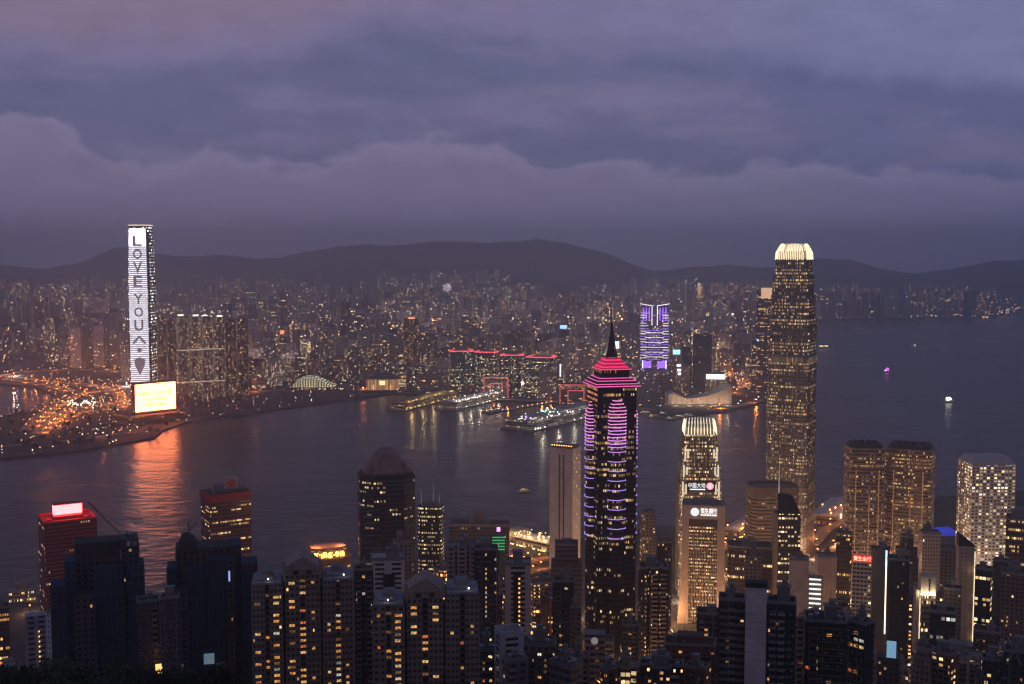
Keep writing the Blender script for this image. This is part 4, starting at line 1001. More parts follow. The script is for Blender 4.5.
for k in range(60):
    px = q.choice([q.uniform(650, 760), q.uniform(100, 330), q.uniform(660, 700)]); Y_ = q.uniform(8600, 9700); cl['w'].append(((px - 512) / F * Y_, Y_, hz(px, Y_) + 6, q.uniform(1.5, 3)))
for k_, m_ in (('o', em('speck_orange', (1, .42, .14), 4.2)), ('w', em('speck_white', (1, .82, .62), 3.8)), ('r', em('speck_red', (1, .1, .06), 4.5)), ('c', em('speck_cool', (.6, .85, 1), 5.0))):
    mb = MB()
    for x, y, z, r in cl[k_]: mb.bar((x, y, z - r), (x, y, z + r), r, ST0, 4)
    o = mb.build('city_lights', m_); tag(o, label={'o': 'countless small orange', 'w': 'countless small warm white', 'r': 'scattered tiny red', 'c': 'scattered tiny bluish'}[k_] + ' lights sprinkled through the streets across the harbour', cat='city lights', kind='stuff')

# ------------------------------------------------------------------ trees
def tree_mesh(seed, nleaf, hgt, leaf, spread):
    q = random.Random(seed); tb = MB(); tb.bar((0, 0, -1), (0, 0, hgt * .45), hgt * .03, ST0, 6, r2=hgt * .018)
    cl_ = []
    for k in range(7):
        th = q.uniform(0, 6.28); rr = hgt * spread * q.uniform(.25, .75); e = Vector((rr * math.cos(th), rr * math.sin(th), hgt * q.uniform(.5, .88)))
        tb.bar((0, 0, hgt * q.uniform(.3, .45)), e, hgt * .014, ST0, 4, r2=hgt * .004); cl_.append((e, hgt * q.uniform(.12, .22)))
    cl_.append((Vector((0, 0, hgt * .82)), hgt * .2)); c = MB()
    for k in range(nleaf):
        e, r = q.choice(cl_); d = Vector((q.gauss(0, 1), q.gauss(0, 1), q.gauss(0, .75))); d = d.normalized() * r * q.random() ** .4 * 1.15; p = e + d
        a = Vector((q.gauss(0, 1), q.gauss(0, 1), q.gauss(0, 1))).normalized(); b_ = a.orthogonal().normalized(); s = leaf * q.uniform(.6, 1.3)
        c.quad([p - a * s - b_ * s * .5, p + a * s * .3 - b_ * s * .7, p + a * s + b_ * s * .4, p - a * s * .2 + b_ * s * .8], [(0, 0)] * 4, ST0)
    t_ = tb.build('trunk', pm('bark', (.08, .06, .045), .9, .3, 2)); c_ = c.build('crown', pm('leaves_%d' % (seed % 3), [(.045, .07, .03), (.035, .055, .03), (.055, .075, .03)][seed % 3], .7, .4, .3))
    r = t_.data, c_.data; bpy.data.objects.remove(t_); bpy.data.objects.remove(c_); return r
TM = {'near': [tree_mesh(s, 3800, 15, .34, .34) for s in (1, 2, 3)], 'far': [tree_mesh(s, 260, 11, .9, .42) for s in (4, 5, 6)]}
def tree(x, y, z, k, sc, label, group, q):
    r = empty('broadleaf_tree', (x, y, z), q.uniform(0, 6), label=label, cat='tree', group=group); r.scale = (sc, sc, sc * q.uniform(.85, 1.15))
    for n, d_ in zip(('trunk', 'crown'), q.choice(TM[k])):
        o = bpy.data.objects.new(n, d_); COL.objects.link(o); o.parent = r
q = random.Random(4); n = 0
while n < 120:
    px, py = q.uniform(5, 250), q.uniform(395, 452); p = ground(px, py)
    if not inside(p.x, p.y, kp) or near_road(p.x, p.y, 16): continue
    if not ((px < 185 and py > 409) or (px > 60 and 396 < py < 402) or px > 190): continue
    if any((fx - p.x) ** 2 + (fy - p.y) ** 2 < (fr * .8) ** 2 for fx, fy, fr in FOOT): continue
    if not inside(p.x, p.y - 25, kp): continue
    tree(p.x, p.y, 4, 'far', q.uniform(.8, 1.5), 'dark round tree in the waterfront park around the glowing billboard', 'trees of the waterfront park', q); n += 1

# ------------------------------------------------------------------ THIS SIDE: tall landmarks
ISLM = []          # (phrase, px, ytop, Y)
def mk(ph, px, yt, Y): ISLM.append((ph, px, yt, Y))

# red topped ferry terminal towers
RG = off((.36, .06, .05), .2, bay=2.2, flr=3.9, st=1.4, warm=.5, gc=(.05, .012, .012), wh=.45)  # red walls, their colour deepened to stand in for red light on them
o = bld('office_tower', 'dark red office tower with glowing white and red box sign on its roof', 'office tower', 37, 97, 517, 1141, RG, yaw=9, ratio=.9, kit=False, seed=11); W_, D_, h_ = dims(o)
for sx, sy, lx, ly in ((0, -1, W_, 1), (0, 1, W_, 1), (-1, 0, 1, D_ - 2), (1, 0, 1, D_ - 2)): boxy('parapet', (sx * W_ / 2 * .99, sy * D_ / 2 * .99, h_ + .8), (lx, ly, 1.8), pm('red_trim', (.45, .08, .07)), o)
boxy('roof_plant', (0, 0, h_ + 1.6), (W_ * .55, D_ * .4, 3.2), pm('red_trim', (.45, .08, .07)), o)
sb = MB(); sb.box((0, -3, h_ + 9.5), (W_ * .54, D_ * .22, 9.5), ST0); sg = sb.build('roof_sign', em('sign_hot', (1, .065, .07), 12, True), o)
boxy('sign_roof', (0, -3, h_ + 14.9), (W_ * .56, D_ * .24, 1.0), pm('red_trim', (.45, .08, .07)), sg)
for k in (-1, 1):
    boxy('sign_post', (k * W_ * .12, -3, h_ + 4), (1.2, 1.2, 4), DARKM, sg)
    mb = MB(); mb.prism([(k * W_ * .36 + 2.6 * math.cos(i * .785), -D_ * .2 + 2.6 * math.sin(i * .785)) for i in range(8)], h_, h_ + 1.6, ST0); mb.build('roof_vent', pm('red_trim', (.45, .08, .07)), o)
mk('the red sign tower', 67, 560, 1141)
o = bld('office_tower', 'dark office tower with red parapet band and pale box emblem on roof', 'office tower', 200, 251, 491, 1225, off((.2, .09, .07), .3, bay=2.2, st=1.5, warm=.5, gc=(.04, .02, .02), wh=.45), yaw=17, ratio=.75, kit=False, seed=12); W_, D_, h_ = dims(o)
RB = pm('red_band', (.42, .035, .03), .5)
for sx, sy, lx, ly in ((0, -1, W_ + 1.5, 1), (0, 1, W_ + 1.5, 1), (-1, 0, 1, D_ - 1), (1, 0, 1, D_ - 1)): boxy('parapet', (sx * (W_ / 2 + .4), sy * (D_ / 2 + .4), h_ - 3.2), (lx, ly, 8), RB, o); boxy('red_band', (sx * (W_ / 2 + .4), sy * (D_ / 2 + .4), h_ * .46), (lx, ly, 9), RB, o)
boxy('plant_room', (W_ * .02, 0, h_ + 2.0), (W_ * .7, D_ * .55, 3), CONC, o)
sb = boxy('roof_sign', (W_ * .1, 0, h_ + 9), (W_ * .34, D_ * .4, 12), pm('sign_pale', (.5, .36, .34)), o)
mb = MB(); mb.bar((W_ * .1, -D_ * .2 - .1, h_ + 9.5), (W_ * .1, -D_ * .2 - .7, h_ + 9.5), 4.2, ST0, 18); mb.build('emblem', pm('emblem_red', (.55, .1, .06)), sb)
boxy('roof_unit', (-W_ * .22, D_ * .05, h_ + 6), (W_ * .14, D_ * .25, 6), CONC, o)
for xx in (-.48, -.1): 
    mb = MB(); mb.bar((W_ * xx, -D_ * .3, h_), (W_ * xx, -D_ * .3, h_ + 9), .15, ST0); mb.build('antenna', DARKM, o)
mk('the red banded tower', 226, 530, 1225)

# department store block with stepped octagonal crown and yellow lettering
o = bld('office_tower', 'stepped brown block with octagonal crown and yellow lettering on its roof', 'office block', 302, 353, 562, 1150, off((.45, .22, .15), .8, bay=3.2, flr=4, st=1.8, warm=.6), plan='oct', ratio=.7, yaw=12, kit=False, seed=13); W_, D_, h_ = dims(o)
BR = pm('terracotta', (.34, .16, .12), .8); mb = MB(); s1 = [(a * 1.04, b_ * 1.0) for a, b_ in shape('oct', W_, D_)]; s2 = [(a * .78, b_ * .66) for a, b_ in shape('oct', W_, D_)]
mb.rings([(s1, h_), (s1, h_ + 7), (s2, h_ + 13), (s2, h_ + 17)], ST0); mb.build('crown', BR, o)
for k in range(8):
    th = k * math.pi / 4 + .39; boxy('crown_buttress', (math.cos(th) * W_ * .4, math.sin(th) * D_ * .4, h_ + 9), (W_ * .09, D_ * .24, 11), BR, o, th)
SY = em('letter_yellow', (1, .78, .16), 2.6)
xs_ = -W_ * .38
for ch, ww_ in (("v", 4.6), ("'", 1.0), ("ı", 1.2), ('n', 4.2), ('g', 4.4), ('·', 1.1), ('o', 4.4), ('n', 4.2)):
    if ch in "'ı·":
        zc_, hh_ = {"'": (3.0, 1.6), 'ı': (1.5, 4.6), '·': (1.6, 1.4)}[ch]
        boxy('letter', (xs_ + ww_ / 2, -D_ / 2 - 1.2, h_ + 9.5 + zc_), (ww_, .7, hh_), SY, o)
    else: text('letter', ch, 5.4 if ch != 'g' else 6.0, ww_, SY, o, (xs_ + ww_ / 2, -D_ / 2 - .8, h_ + 9.5 + (2.4 if ch != 'g' else 1.8)), .7, extra=.5)
    xs_ += ww_ + .8
for k in (-.3, .3): plight((W_ * k, -D_ * .2, h_ + 22), (1, .48, .22), 12000, 1.5, o)
mk('the yellow lettered crown', 327, 575, 1150)

# pyramid topped tower
o = bld('office_tower', 'tall black tower with pinkish granite pyramid roof standing by the water', 'office tower', 355, 417, 471, 1016, off((.055, .05, .055), .2, bay=2.6, flr=4, st=1.0, warm=.42, ww=.8, wh=.45, gc=(.02, .022, .028)), plan='oct', ratio=.9, yaw=6, kit=False, relief=True, seed=14, tiers=[(.42, 1.02), (.985, .97), (1.0, .9)]); W_, D_, h_ = dims(o)
GRN = pm('pink_granite', (.34, .21, .205), .7, .3, .2); mb = MB(); b0 = shape('oct', W_ * .84, D_ * .84)
sc = lambda s: [(a * s, b_ * s) for a, b_ in b0]
mb.rings([(sc(1), h_), (sc(1.0), h_ + 2), (sc(.52), h_ + 14.5), (sc(.50), h_ + 17), (sc(.10), h_ + 22.5)], ST0); mb.build('pyramid_roof', GRN, o)
for sx in (-1, 1): boxy('roof_rib', (sx * W_ * .31, -D_ * .1, h_ + 4), (2, D_ * .5, 8), GRN, o)
for k in range(26): 
    z = 6 + k * (h_ * .42 - 8) / 26 * 2.2
    if z < h_ - 8: boxy('sun_shade', (-W_ * .3, -D_ / 2 - .9, z), (W_ * .3, 1.6, .5), pm('shade', (.2, .17, .17)), o)
mk('the pyramid roofed tower', 386, 510, 1016)
o = bld('office_tower', 'round fronted glass office with yellow green lit floors and rooftop masts', 'office tower', 417, 445, 505, 1090, off((.08, .08, .06), .8, bay=2, flr=3.9, coh=.6, st=1.3, warm=.36, wh=.4), plan='round', yaw=-10, kit=False, seed=15); W_, D_, h_ = dims(o)
mb = MB(); mb.rings([(shape('round', W_ * .8, D_ * .8), h_), (shape('round', W_ * .7, D_ * .7), h_ + 4)], ST0); mb.build('crown', CONC, o)
for xx, hh_ in ((-.4, 14), (.1, 22), (.35, 12)): 
    mb = MB(); mb.bar((W_ * xx, 0, h_), (W_ * xx, 0, h_ + hh_), .3, ST0, r2=.06); mb.build('antenna', em('mast_pale', (.5, .55, .6), .25), o)
mk('the green lit round office', 431, 540, 1090)
o = bld('office_block', 'wide flat dark office block with rooftop cube beyond the green lit office', 'office block', 449, 511, 523, 1330, off((.16, .11, .1), .16, warm=.6, st=1.4), ratio=.35, yaw=-4, seed=16); W_, D_, h_ = dims(o)
boxy('roof_cube', (-W_ * .02, 0, h_ + 8), (11, 9, 11), pm('brown_render', (.2, .14, .13)), o); mk('the flat dark office block', 480, 530, 1330)

# the spire tower: square shaft, pointed bays, neon bands
cx = 611.5; Yc = 845; azm = math.atan((cx - 512) / F); pc = at(cx, 385, Yc); zb = tz(pc.x, Yc)
root = empty('skyscraper', (pc.x, Yc, zb), -azm + R(16), label='black skyscraper with purple neon bands, red stepped crown and tall spire', cat='skyscraper')
hT = pc.z - zb; Rr = 29 / F * Yc; aw = 17.6 / .86
body = sty(wc=(.035, .03, .035), gc=(.018, .018, .024), bay=1.5, flr=3.9, lit=.34, coh=.7, st=.95, warm=.5, ww=.8, wh=.5, seed=61.5)
SQ = shape('rect', 29.4, 29.4)
mb = MB(); mb.relief(SQ, -6, hT, body, .15); mb.build('facade', None, root)
NB = [em('neon_%d' % i, tuple(.86 * x + .14 for x in c_), 1.05) for i, c_ in enumerate(((1, .2, .66), (.95, .22, .82), (.8, .17, .95), (.62, .18, 1), (.42, .2, 1)))]
zp = lambda py: at(cx, py, Yc - 18).z - zb
levels = [401 + 3.3 * i for i in range(15)] + [452 + 9.6 * i for i in range(10)]
for bi, (ang, topy) in enumerate(((0, 393), (-90, 401), (90, 400), (180, 400))):
    A_ = R(ang); hb = zp(topy)
    def loc(x, y): return (x * math.cos(A_) - y * math.sin(A_), x * math.sin(A_) + y * math.cos(A_))
    bw, bd = 6.4, 4.6; y0 = -14.69
    bay = [loc(-bw, y0), loc(-bw * .86, y0 - bd * .72), loc(0, y0 - bd), loc(bw * .86, y0 - bd * .72), loc(bw, y0)]
    mb = MB(); bp_ = bay + [loc(bw, y0 + 1), loc(-bw, y0 + 1)]
    ap = [loc(k_ * .12, y0 - .3 if i < 5 else y0 + .9) for i, k_ in enumerate((-bw, -bw * .5, 0, bw * .5, bw, bw, -bw))]
    mb.rings([(bp_, -6), (bp_, hb - 12), (ap, hb)], body); mb.build('bay_window_shaft', None, root)
    if bi == 3: continue
    for li, py in enumerate(levels):
        z = zp(py)
        if z > hb - 1: continue
        f = min(1, max(.2, (hb - z) / 12)); zz_ = z
        mt = NB[min(4, int(li / 4.2))]
        mb = MB(); pts = [loc(-bw * f - .3, y0 - .4), loc(-bw * .88 * f - .3, y0 - bd * .74 * f - .4), loc(0, y0 - bd * f - .6), loc(bw * .88 * f + .3, y0 - bd * .74 * f - .4), loc(bw * f + .3, y0 - .4)]
        dz = .18
        zs = [zz_ + dz, zz_ - dz, zz_ + dz * .6, zz_ - dz * .4, zz_ + dz] if li % 2 and li < 15 else [zz_ + dz * .4, zz_ + dz * .4, zz_ - dz * .8, zz_ + dz * .6, zz_ + dz * .4]
        for (p, za), (p2, z2) in zip(zip(pts, zs), zip(pts[1:], zs[1:])): mb.bar((*p, za), (*p2, z2), .33 if li < 15 else .25, ST0)
        mb.build('neon_band', mt, root)
PINK, REDN = em('crown_pink', (1, .16, .48), 1.1), em('crown_red', (1, .06, .18), 1.0); DK = pm('crown_dark', (.05, .03, .035), .5, .2)
def sqr(s): return shape('rect', aw * 1.72 * s, aw * 1.72 * s)
def tier(z0, z1, s0, s1, mat_, name): mb = MB(); mb.rings([(sqr(s0), z0), (sqr(s1), z1)], ST0); return mb.build(name, mat_, root)
def nring(z, s, mat_, r=.4):
    mb = MB(); a = aw * .86 * s
    for k in range(4):
        th = k * math.pi / 2; c_, s__ = math.cos(th), math.sin(th); P = lambda x, y: (x * c_ - y * s__, x * s__ + y * c_, z)
        mb.bar(P(-a, -a), P(a, -a), r, ST0)
    mb.build('neon_ring', mat_, root)
tier(hT, hT + 1.6, .96, .96, DK, 'eave'); nring(hT + .8, .98, PINK, .3)
tier(hT + 1.6, hT + 4.6, .90, .80, DK, 'eave'); nring(hT + 2.4, .905, PINK, .26); nring(hT + 4.6, .815, PINK, .26)
tier(hT + 4.6, hT + 6, .77, .68, DK, 'eave'); nring(hT + 6.4, .70, PINK, .24)
mb = MB(); mb.prism(sqr(.60), hT + 6, hT + 12.5, sty(wc=(.03, .025, .03), gc=(.02, .02, .02), lit=.1, bay=2, flr=6, st=1, seed=3)); mb.build('crown_storey', None, root)
nring(hT + 12.6, .64, REDN, .36)
m, t, b = M('red_lit_roof'); g = t.new('ShaderNodeTexCoord'); s = t.new('ShaderNodeSeparateXYZ'); t.l.new(g.outputs['Object'], s.inputs[0])
b.inputs['Base Color'].default_value = (.3, .03, .05, 1); b.inputs['Emission Color'].default_value = (1, .035, .16, 1)
t.put(b.inputs['Emission Strength'], t.m('MULTIPLY_ADD', t.m('GREATER_THAN', t.m('FRACT', t.m('MULTIPLY', s.outputs[2], .42)), .6), .75, .32)); m.cycles.emission_sampling = 'NONE'
mb = MB(); mb.rings([(sqr(.62), hT + 12.8), (sqr(.30), hT + 20)], ST0); mb.build('crown_roof', m, root)
mb = MB(); s_ = 3.2
for (z0, r0, z1, r1) in ((hT + 21, 4.6, hT + 26, 2.6), (hT + 26, 2.3, hT + 36, 1.7), (hT + 36, 1.5, hT + 46, 1.0), (hT + 46, .7, hT + 53, .15)):
    mb.prism([(r0 * math.cos(k * .785), r0 * math.sin(k * .785)) for k in range(8)], z0, z0 + .8, ST0); mb.bar((0, 0, z0), (0, 0, z1), r0 * .8, ST0, 8, r2=r1)
for k in range(4):
    th = k * 1.571 + .4; mb.bar((5 * math.cos(th), 5 * math.sin(th), hT + 20), (1 * math.cos(th), 1 * math.sin(th), hT + 40), .3, ST0)
mb.build('spire', pm('spire_steel', (.06, .045, .05), .5), root)
pod = MB(); pod.box((0, -aw * 1.1, 8), (aw * 1.5, 14, 14), sty(wc=(.3, .2, .1), bay=2, flr=5, lit=.8, coh=.3, st=1.8, ww=.8, wh=.7, warm=.6, seed=5)); pod.build('lit_entrance', None, root)
FOOT.append((pc.x, Yc, 36)); mk('the purple-banded skyscraper', 611, 520, Yc)
MARKS.append(('the purple-banded skyscraper', 611, 400, Yc))
for dx, dy, pw in ((-14, -30, 9000), (8, -34, 14000), (24, -26, 9000)): plight((dx, dy, 14), (1, .55, .18), pw * .6, 2, root)

# beige slab tower with two dark slots
o = bld('slab_tower', 'tall beige slab tower with dark vertical slots beside the purple-banded skyscraper', 'apartment tower', 549.5, 581, 447, 1240, res((.8, .68, .62), .0, bay=9, ww=0, gc=(.05, .04, .04)), ratio=.75, yaw=-26, seed=17, kit=False); W_, D_, h_ = dims(o)
for xx in (-.06, .12): boxy('window_slot', (W_ * xx, -D_ / 2 - .1, h_ * .49), (1.3, .5, h_ * .95), pm('slot_brown', (.1, .07, .06)), o)
for k in range(34): boxy('window', (W_ / 2 + .1, (-.3 + .3 * (k % 3)) * D_, h_ - 6 - (k * 5.1 % (h_ - 20))), (.5, 1.6, 1.5), WL[(k * 5) % 3], o)
mb = MB(); mb.prism(shape('rect', W_ * .9, D_ * .9), h_, h_ + 2.5, PLAIN((.3, .2, .16))); mb.build('parapet', None, o)
for k in range(9): boxy('roof_lamp', (-W_ * .42 + k * W_ * .105, -D_ * .42, h_ + 2.9), (.7, .7, .7), em('lamp_orange', (1, .38, .08), 7), o)
mk('the beige slab tower', 565, 500, 1240)

# shorter harbour tower with white lit crown
def finger_tower(name, label, px0, px1, yt, Yv, steps, style, crown_m, nf, yaw, crown_h, corner=None, seedv=1, mullion=None, fr=.75, lean=.80):
    pxc, azm, wd, dp = size_from(px0, px1, Yv, 1.0, R(yaw)); top = at(pxc, yt, Yv); zb = tz(top.x, Yv)
    root = empty(name, (top.x, Yv, zb), -azm + R(yaw), label=label, cat='skyscraper'); h = top.z - zb
    def cr(s, n=.12):
        a = wd / 2 * s; k = wd * n * s
        return [(-a + k, -a), (a - k, -a), (a - k * .35, -a + k * .35), (a, -a + k), (a, a - k), (a - k * .35, a - k * .35), (a - k, a), (-a + k, a), (-a + k * .35, a - k * .35), (-a, a - k), (-a, -a + k), (-a + k * .35, -a + k * .35)]
    mb = MB(); st = dict(style); st['seed'] = seedv
    hs = h - crown_h
    for (s, f0, f1) in steps: mb.rings([(cr(s), -6 if f0 == 0 else hs * f0), (cr(s), hs * f1)], st)
    mb.build('facade', None, root)
    if mullion:
        for (s, f0, f1) in steps:
            a = wd / 2 * s - wd * .12 * s
            for fc in range(4):
                mb = MB(); th = fc * math.pi / 2; c_, s__ = math.cos(th), math.sin(th)
                for k in range(int(a * 2 / 3) + 1):
                    x = -a + k * 3.0; y = -wd / 2 * s - .25; p = (x * c_ - y * s__, x * s__ + y * c_); mb.bar((*p, hs * f0), (*p, hs * f1), .2, ST0)
                mb.build('mullions', mullion, root)
    s = steps[-1][0]; n = 0
    for fc in range(4):
        th = fc * math.pi / 2; c_, s__ = math.cos(th), math.sin(th)
        for k in range(nf):
            x = (-.40 + .80 * k / (nf - 1)) * wd * s; y = -wd / 2 * s
            hk = crown_h * (1 - .08 * abs(2 * k / (nf - 1) - 1) ** 2); P = lambda x_, y_, z_: (x_ * c_ - y_ * s__, x_ * s__ + y_ * c_, z_)
            mb = MB(); mb.bar(P(x, y, hs - 1), P(x * .97, y * .97, hs + hk * .45), fr, ST0); mb.bar(P(x * .97, y * .97, hs + hk * .45), P(x * lean, y * lean, hs + hk), fr * .9, ST0, r2=fr * .5); mb.build('crown_fin', crown_m, root); n += 1
    mb = MB(); mb.prism(cr(s * .86), hs, hs + crown_h * .5, PLAIN((.5, .45, .36))); mb.build('plant_room', None, root)
    FOOT.append((top.x, Yv, wd * .75)); return root, wd, hs, h
CW_ = em('crown_white', (1, .86, .58), 1.5)
r1, w1, hs1, h1 = finger_tower('skyscraper', 'grey glass harbour tower with white lit comb crown, behind the bank building', 676, 723, 419, 1313,
    [(1.0, 0, .52), (.98, .52, .70), (.93, .70, .80), (.86, .80, .92), (.76, .92, 1.0)], off((.36, .29, .22), .7, bay=1.6, flr=4.1, st=1.7, warm=.42, gc=(.18, .16, .14), ww=.8, coh=.5), CW_, 9, 6, 15, seedv=33.5, fr=.42, lean=.9, mullion=pm('mullion', (.3, .27, .22), .5))
for s, f0, f1 in ((1.0, .52, .62), (.98, .62, .72), (.93, .74, .82), (.86, .84, .93)):
    for sx in (-1, 1):
        for k in (0, 1): boxy('corner_light', (sx * w1 / 2 * s * (.86 - .15 * k), -w1 / 2 * s - .5 + k * .1, hs1 * (f0 + f1) / 2), (1.7, .8, hs1 * (f1 - f0) * (.9 - .3 * k)), em('corner_white', (1, .86, .62), .75), r1)
zs_ = at(700, 487, 1313 - 28).z - r1.location.z
boxy('sign_panel', (0, -w1 / 2 - .6, zs_), (w1 * .66, .7, 12), pm('sign_dark', (.04, .04, .04)), r1)
text('sign_characters', '中國大地', 6.0, w1 * .40, em('sign_white', (.92, .95, 1), 1.1), r1, (-w1 * .10, -w1 / 2 - .95, zs_ + 1.2), .35, extra=.0)
boxy('sign_line', (-w1 * .08, -w1 / 2 - 1.2, zs_ - 3.4), (w1 * .36, .4, 1.3), em('sign_white', (.92, .95, 1), 1.1), r1)
mb = MB(); mb.bar((w1 * .21, -w1 / 2 - .9, zs_ + .5), (w1 * .21, -w1 / 2 - 1.5, zs_ + .5), 4.0, ST0, 20); eb = mb.build('round_emblem', em('emblem_pink', (1, .3, .36), 1.7), r1)
mb = MB(); mb.bar((w1 * .19, -w1 / 2 - 1.65, zs_ + 1.5), (w1 * .23, -w1 / 2 - 1.65, zs_ - .8), .5, ST0); mb.bar((w1 * .21, -w1 / 2 - 1.65, zs_ + 3), (w1 * .21, -w1 / 2 - 1.65, zs_ - 2), .3, ST0); mb.build('emblem_stroke', em('sign_white', (.92, .95, 1), 1.1), eb)
mk('the comb-crowned harbour tower', 699, 470, 1313)

# bank building: beige frame round a lit window field
o = bld('bank_building', 'beige framed bank building with white sign over rows of lit windows', 'bank', 682, 725, 503, 1195, off((.05, .04, .03), .95, bay=1.9, flr=3.75, coh=.75, st=2.0, warm=.44, ww=.85, wh=.4, gc=(.06, .05, .04)), ratio=.6, kit=False, seed=18); W_, D_, h_ = dims(o)
TAN = pm('tan_stone', (.62, .49, .43), .75, .12, .1)
for sx in (-1, 1):
    mb = MB(); x = sx * W_ * .42
    mb.rings([([(x - W_ * .085 * 1, -D_ / 2 - 1.8), (x + W_ * .085, -D_ / 2 - 1.8), (x + W_ * .085, D_ / 2 + 1), (x - W_ * .085, D_ / 2 + 1)], -4 if True else 0), ([(x - W_ * .085, -D_ / 2 - 1.8), (x + W_ * .085, -D_ / 2 - 1.8), (x + W_ * .085, D_ / 2 + 1), (x - W_ * .085, D_ / 2 + 1)], h_ + .5)], ST0); mb.build('frame_pier', TAN, o)
    mb = MB(); a_, c_ = sx * W_ * .505, sx * W_ * .60; pr = [(a_, 60), (a_ * 1.02, 40), (a_ + (c_ - a_) * .5, 18), (c_, -4)]
    for (xa, za), (xb, zb_) in zip(pr, pr[1:]):
        v = [(xa, -D_ / 2 - 1.8, za), (xb, -D_ / 2 - 1.8, zb_), (xb, D_ / 2, zb_), (xa, D_ / 2, za)]
        mb.quad(v if sx < 0 else v[::-1], [(0, 0)] * 4, ST0); v2 = [(a_, -D_ / 2 - 1.8, za), (xa, -D_ / 2 - 1.8, za), (xb, -D_ / 2 - 1.8, zb_), (a_, -D_ / 2 - 1.8, zb_)]; mb.quad(v2, [(0, 0)] * 4, ST0)
    mb.build('flared_foot', TAN, o)
mb = MB(); mb.box((0, -D_ / 2 - .9, h_ - 6.8), (W_ * .67, 1.6, 14.5), ST0); mb.build('frame_header', TAN, o)
mb = MB(); mb.box((0, -D_ / 2 - .6, h_ - 18), (W_ * .67, .6, 7), ST0); mb.build('louvre_band', pm('louvre', (.1, .08, .075), .7), o)
for k in range(19):
    mb = MB(); x = -W_ * .33 + k * W_ * .66 / 18; mb.bar((x, -D_ / 2 - .5, 2), (x, -D_ / 2 - .5, h_ - 15), .28, ST0); mb.build('window_fin', TAN, o)
boxy('roof_slab', (0, 0, h_ + .8), (W_ * 1.0, D_ + 1.5, .6), ROOFM, o); boxy('plant_room', (0, 2, h_ + 3), (W_ * .5, D_ * .4, 4), CONC, o)
SW = em('sign_white_hot', (.95, .97, 1), 1.35)
text('sign_characters', '恒生銀行', 5.6, W_ * .38, SW, o, (W_ * .125, -D_ / 2 - 1.8, h_ - 5), .4, extra=.0); text('sign_letters', 'HANG SENG BANK', 1.7, W_ * .38, SW, o, (W_ * .125, -D_ / 2 - 1.8, h_ - 9.4), .4, extra=.2)
mb = MB(); mb.bar((-W_ * .2, -D_ / 2 - 1.7, h_ - 6.5), (-W_ * .2, -D_ / 2 - 2.3, h_ - 6.5), 4.1, ST0, 22); e1 = mb.build('round_emblem', SW, o)
for dx_, dz_ in ((1, 1), (1, -1)):
    mb = MB(); mb.bar((-W_ * .2 - 2.0 * dx_, -D_ / 2 - 2.4, h_ - 6.5 - 2.0 * dz_), (-W_ * .2 + 2.0 * dx_, -D_ / 2 - 2.4, h_ - 6.5 + 2.0 * dz_), .4, ST0); mb.build('emblem_stroke', em('emblem_rose', (1, .5, .55), 1.2), e1)
plight((-W_ * .75, -D_ * .8, 16), (1, .5, .18), 18000, 2, o); plight((W_ * .62, -D_ * .7, 22), (1, .66, .4), 12000, 2, o); plight((-W_ * .8, 8, 40), (1, .55, .25), 14000, 2, o)
mk('the white signed bank building', 703, 560, 1195)

# great harbour skyscraper
CR2 = em('crown_cream', (1, .82, .52), 1.35)
r2, w2, hs2, h2 = finger_tower('skyscraper', 'tallest harbourfront skyscraper with tapering bronze glass shaft and cream lit crown', 768, 821, 243.5, 1500,
    [(1.0, 0, .22), (.985, .22, .52), (.965, .52, .68), (.93, .68, .80), (.875, .80, .88), (.81, .88, .945), (.74, .945, 1.0)], off((.40, .34, .29), .55, bay=1.8, flr=4.3, st=1.1, warm=.46, gc=(.2, .165, .14), ww=.82, coh=.55), CR2, 15, -14, 20, seedv=44.5, fr=.5, lean=.74, mullion=pm('mullion_bronze', (.2, .16, .13), .45))
for f, al in ((.655, 1), (.30, .0)):
    if al: 
        mb = MB(); s = .97; mb.prism(shape('rect', w2 * s * .78, w2 * s + 1.2), hs2 * f, hs2 * f + 8, sty(wc=(.5, .4, .3), bay=1.6, flr=9, lit=.95, coh=0, st=.45, ww=.7, wh=.8, warm=.42, gc=(.4, .3, .2))); mb.build('sky_lobby', None, r2)
        mb = MB(); mb.prism(shape('rect', w2 * s + 1.2, w2 * s * .78), hs2 * f, hs2 * f + 8, sty(wc=(.5, .4, .3), bay=1.6, flr=9, lit=.95, coh=0, st=.45, ww=.7, wh=.8, warm=.42, gc=(.4, .3, .2))); mb.build('sky_lobby', None, r2)
ce = MB(); ce.prism(shape('rect', w2 * .74 * .8, w2 * .74 * .8), hs2, hs2 + 9, ST0); ce.build('crown_core', em('crown_core', (1, .72, .38), .9), r2)
for sx in (-1, 1):
    mb = MB(); mb.bar((sx * w2 * .12, -w2 * .5 - .4, 0), (sx * w2 * .115, -w2 * .455, hs2 * .68), .5, ST0); mb.build('facade_rib', DARKM, r2)
mk('the tallest harbourfront skyscraper', 793, 500, 1500)
MARKS.append(('the tallest harbourfront skyscraper', 793, 300, 1500))

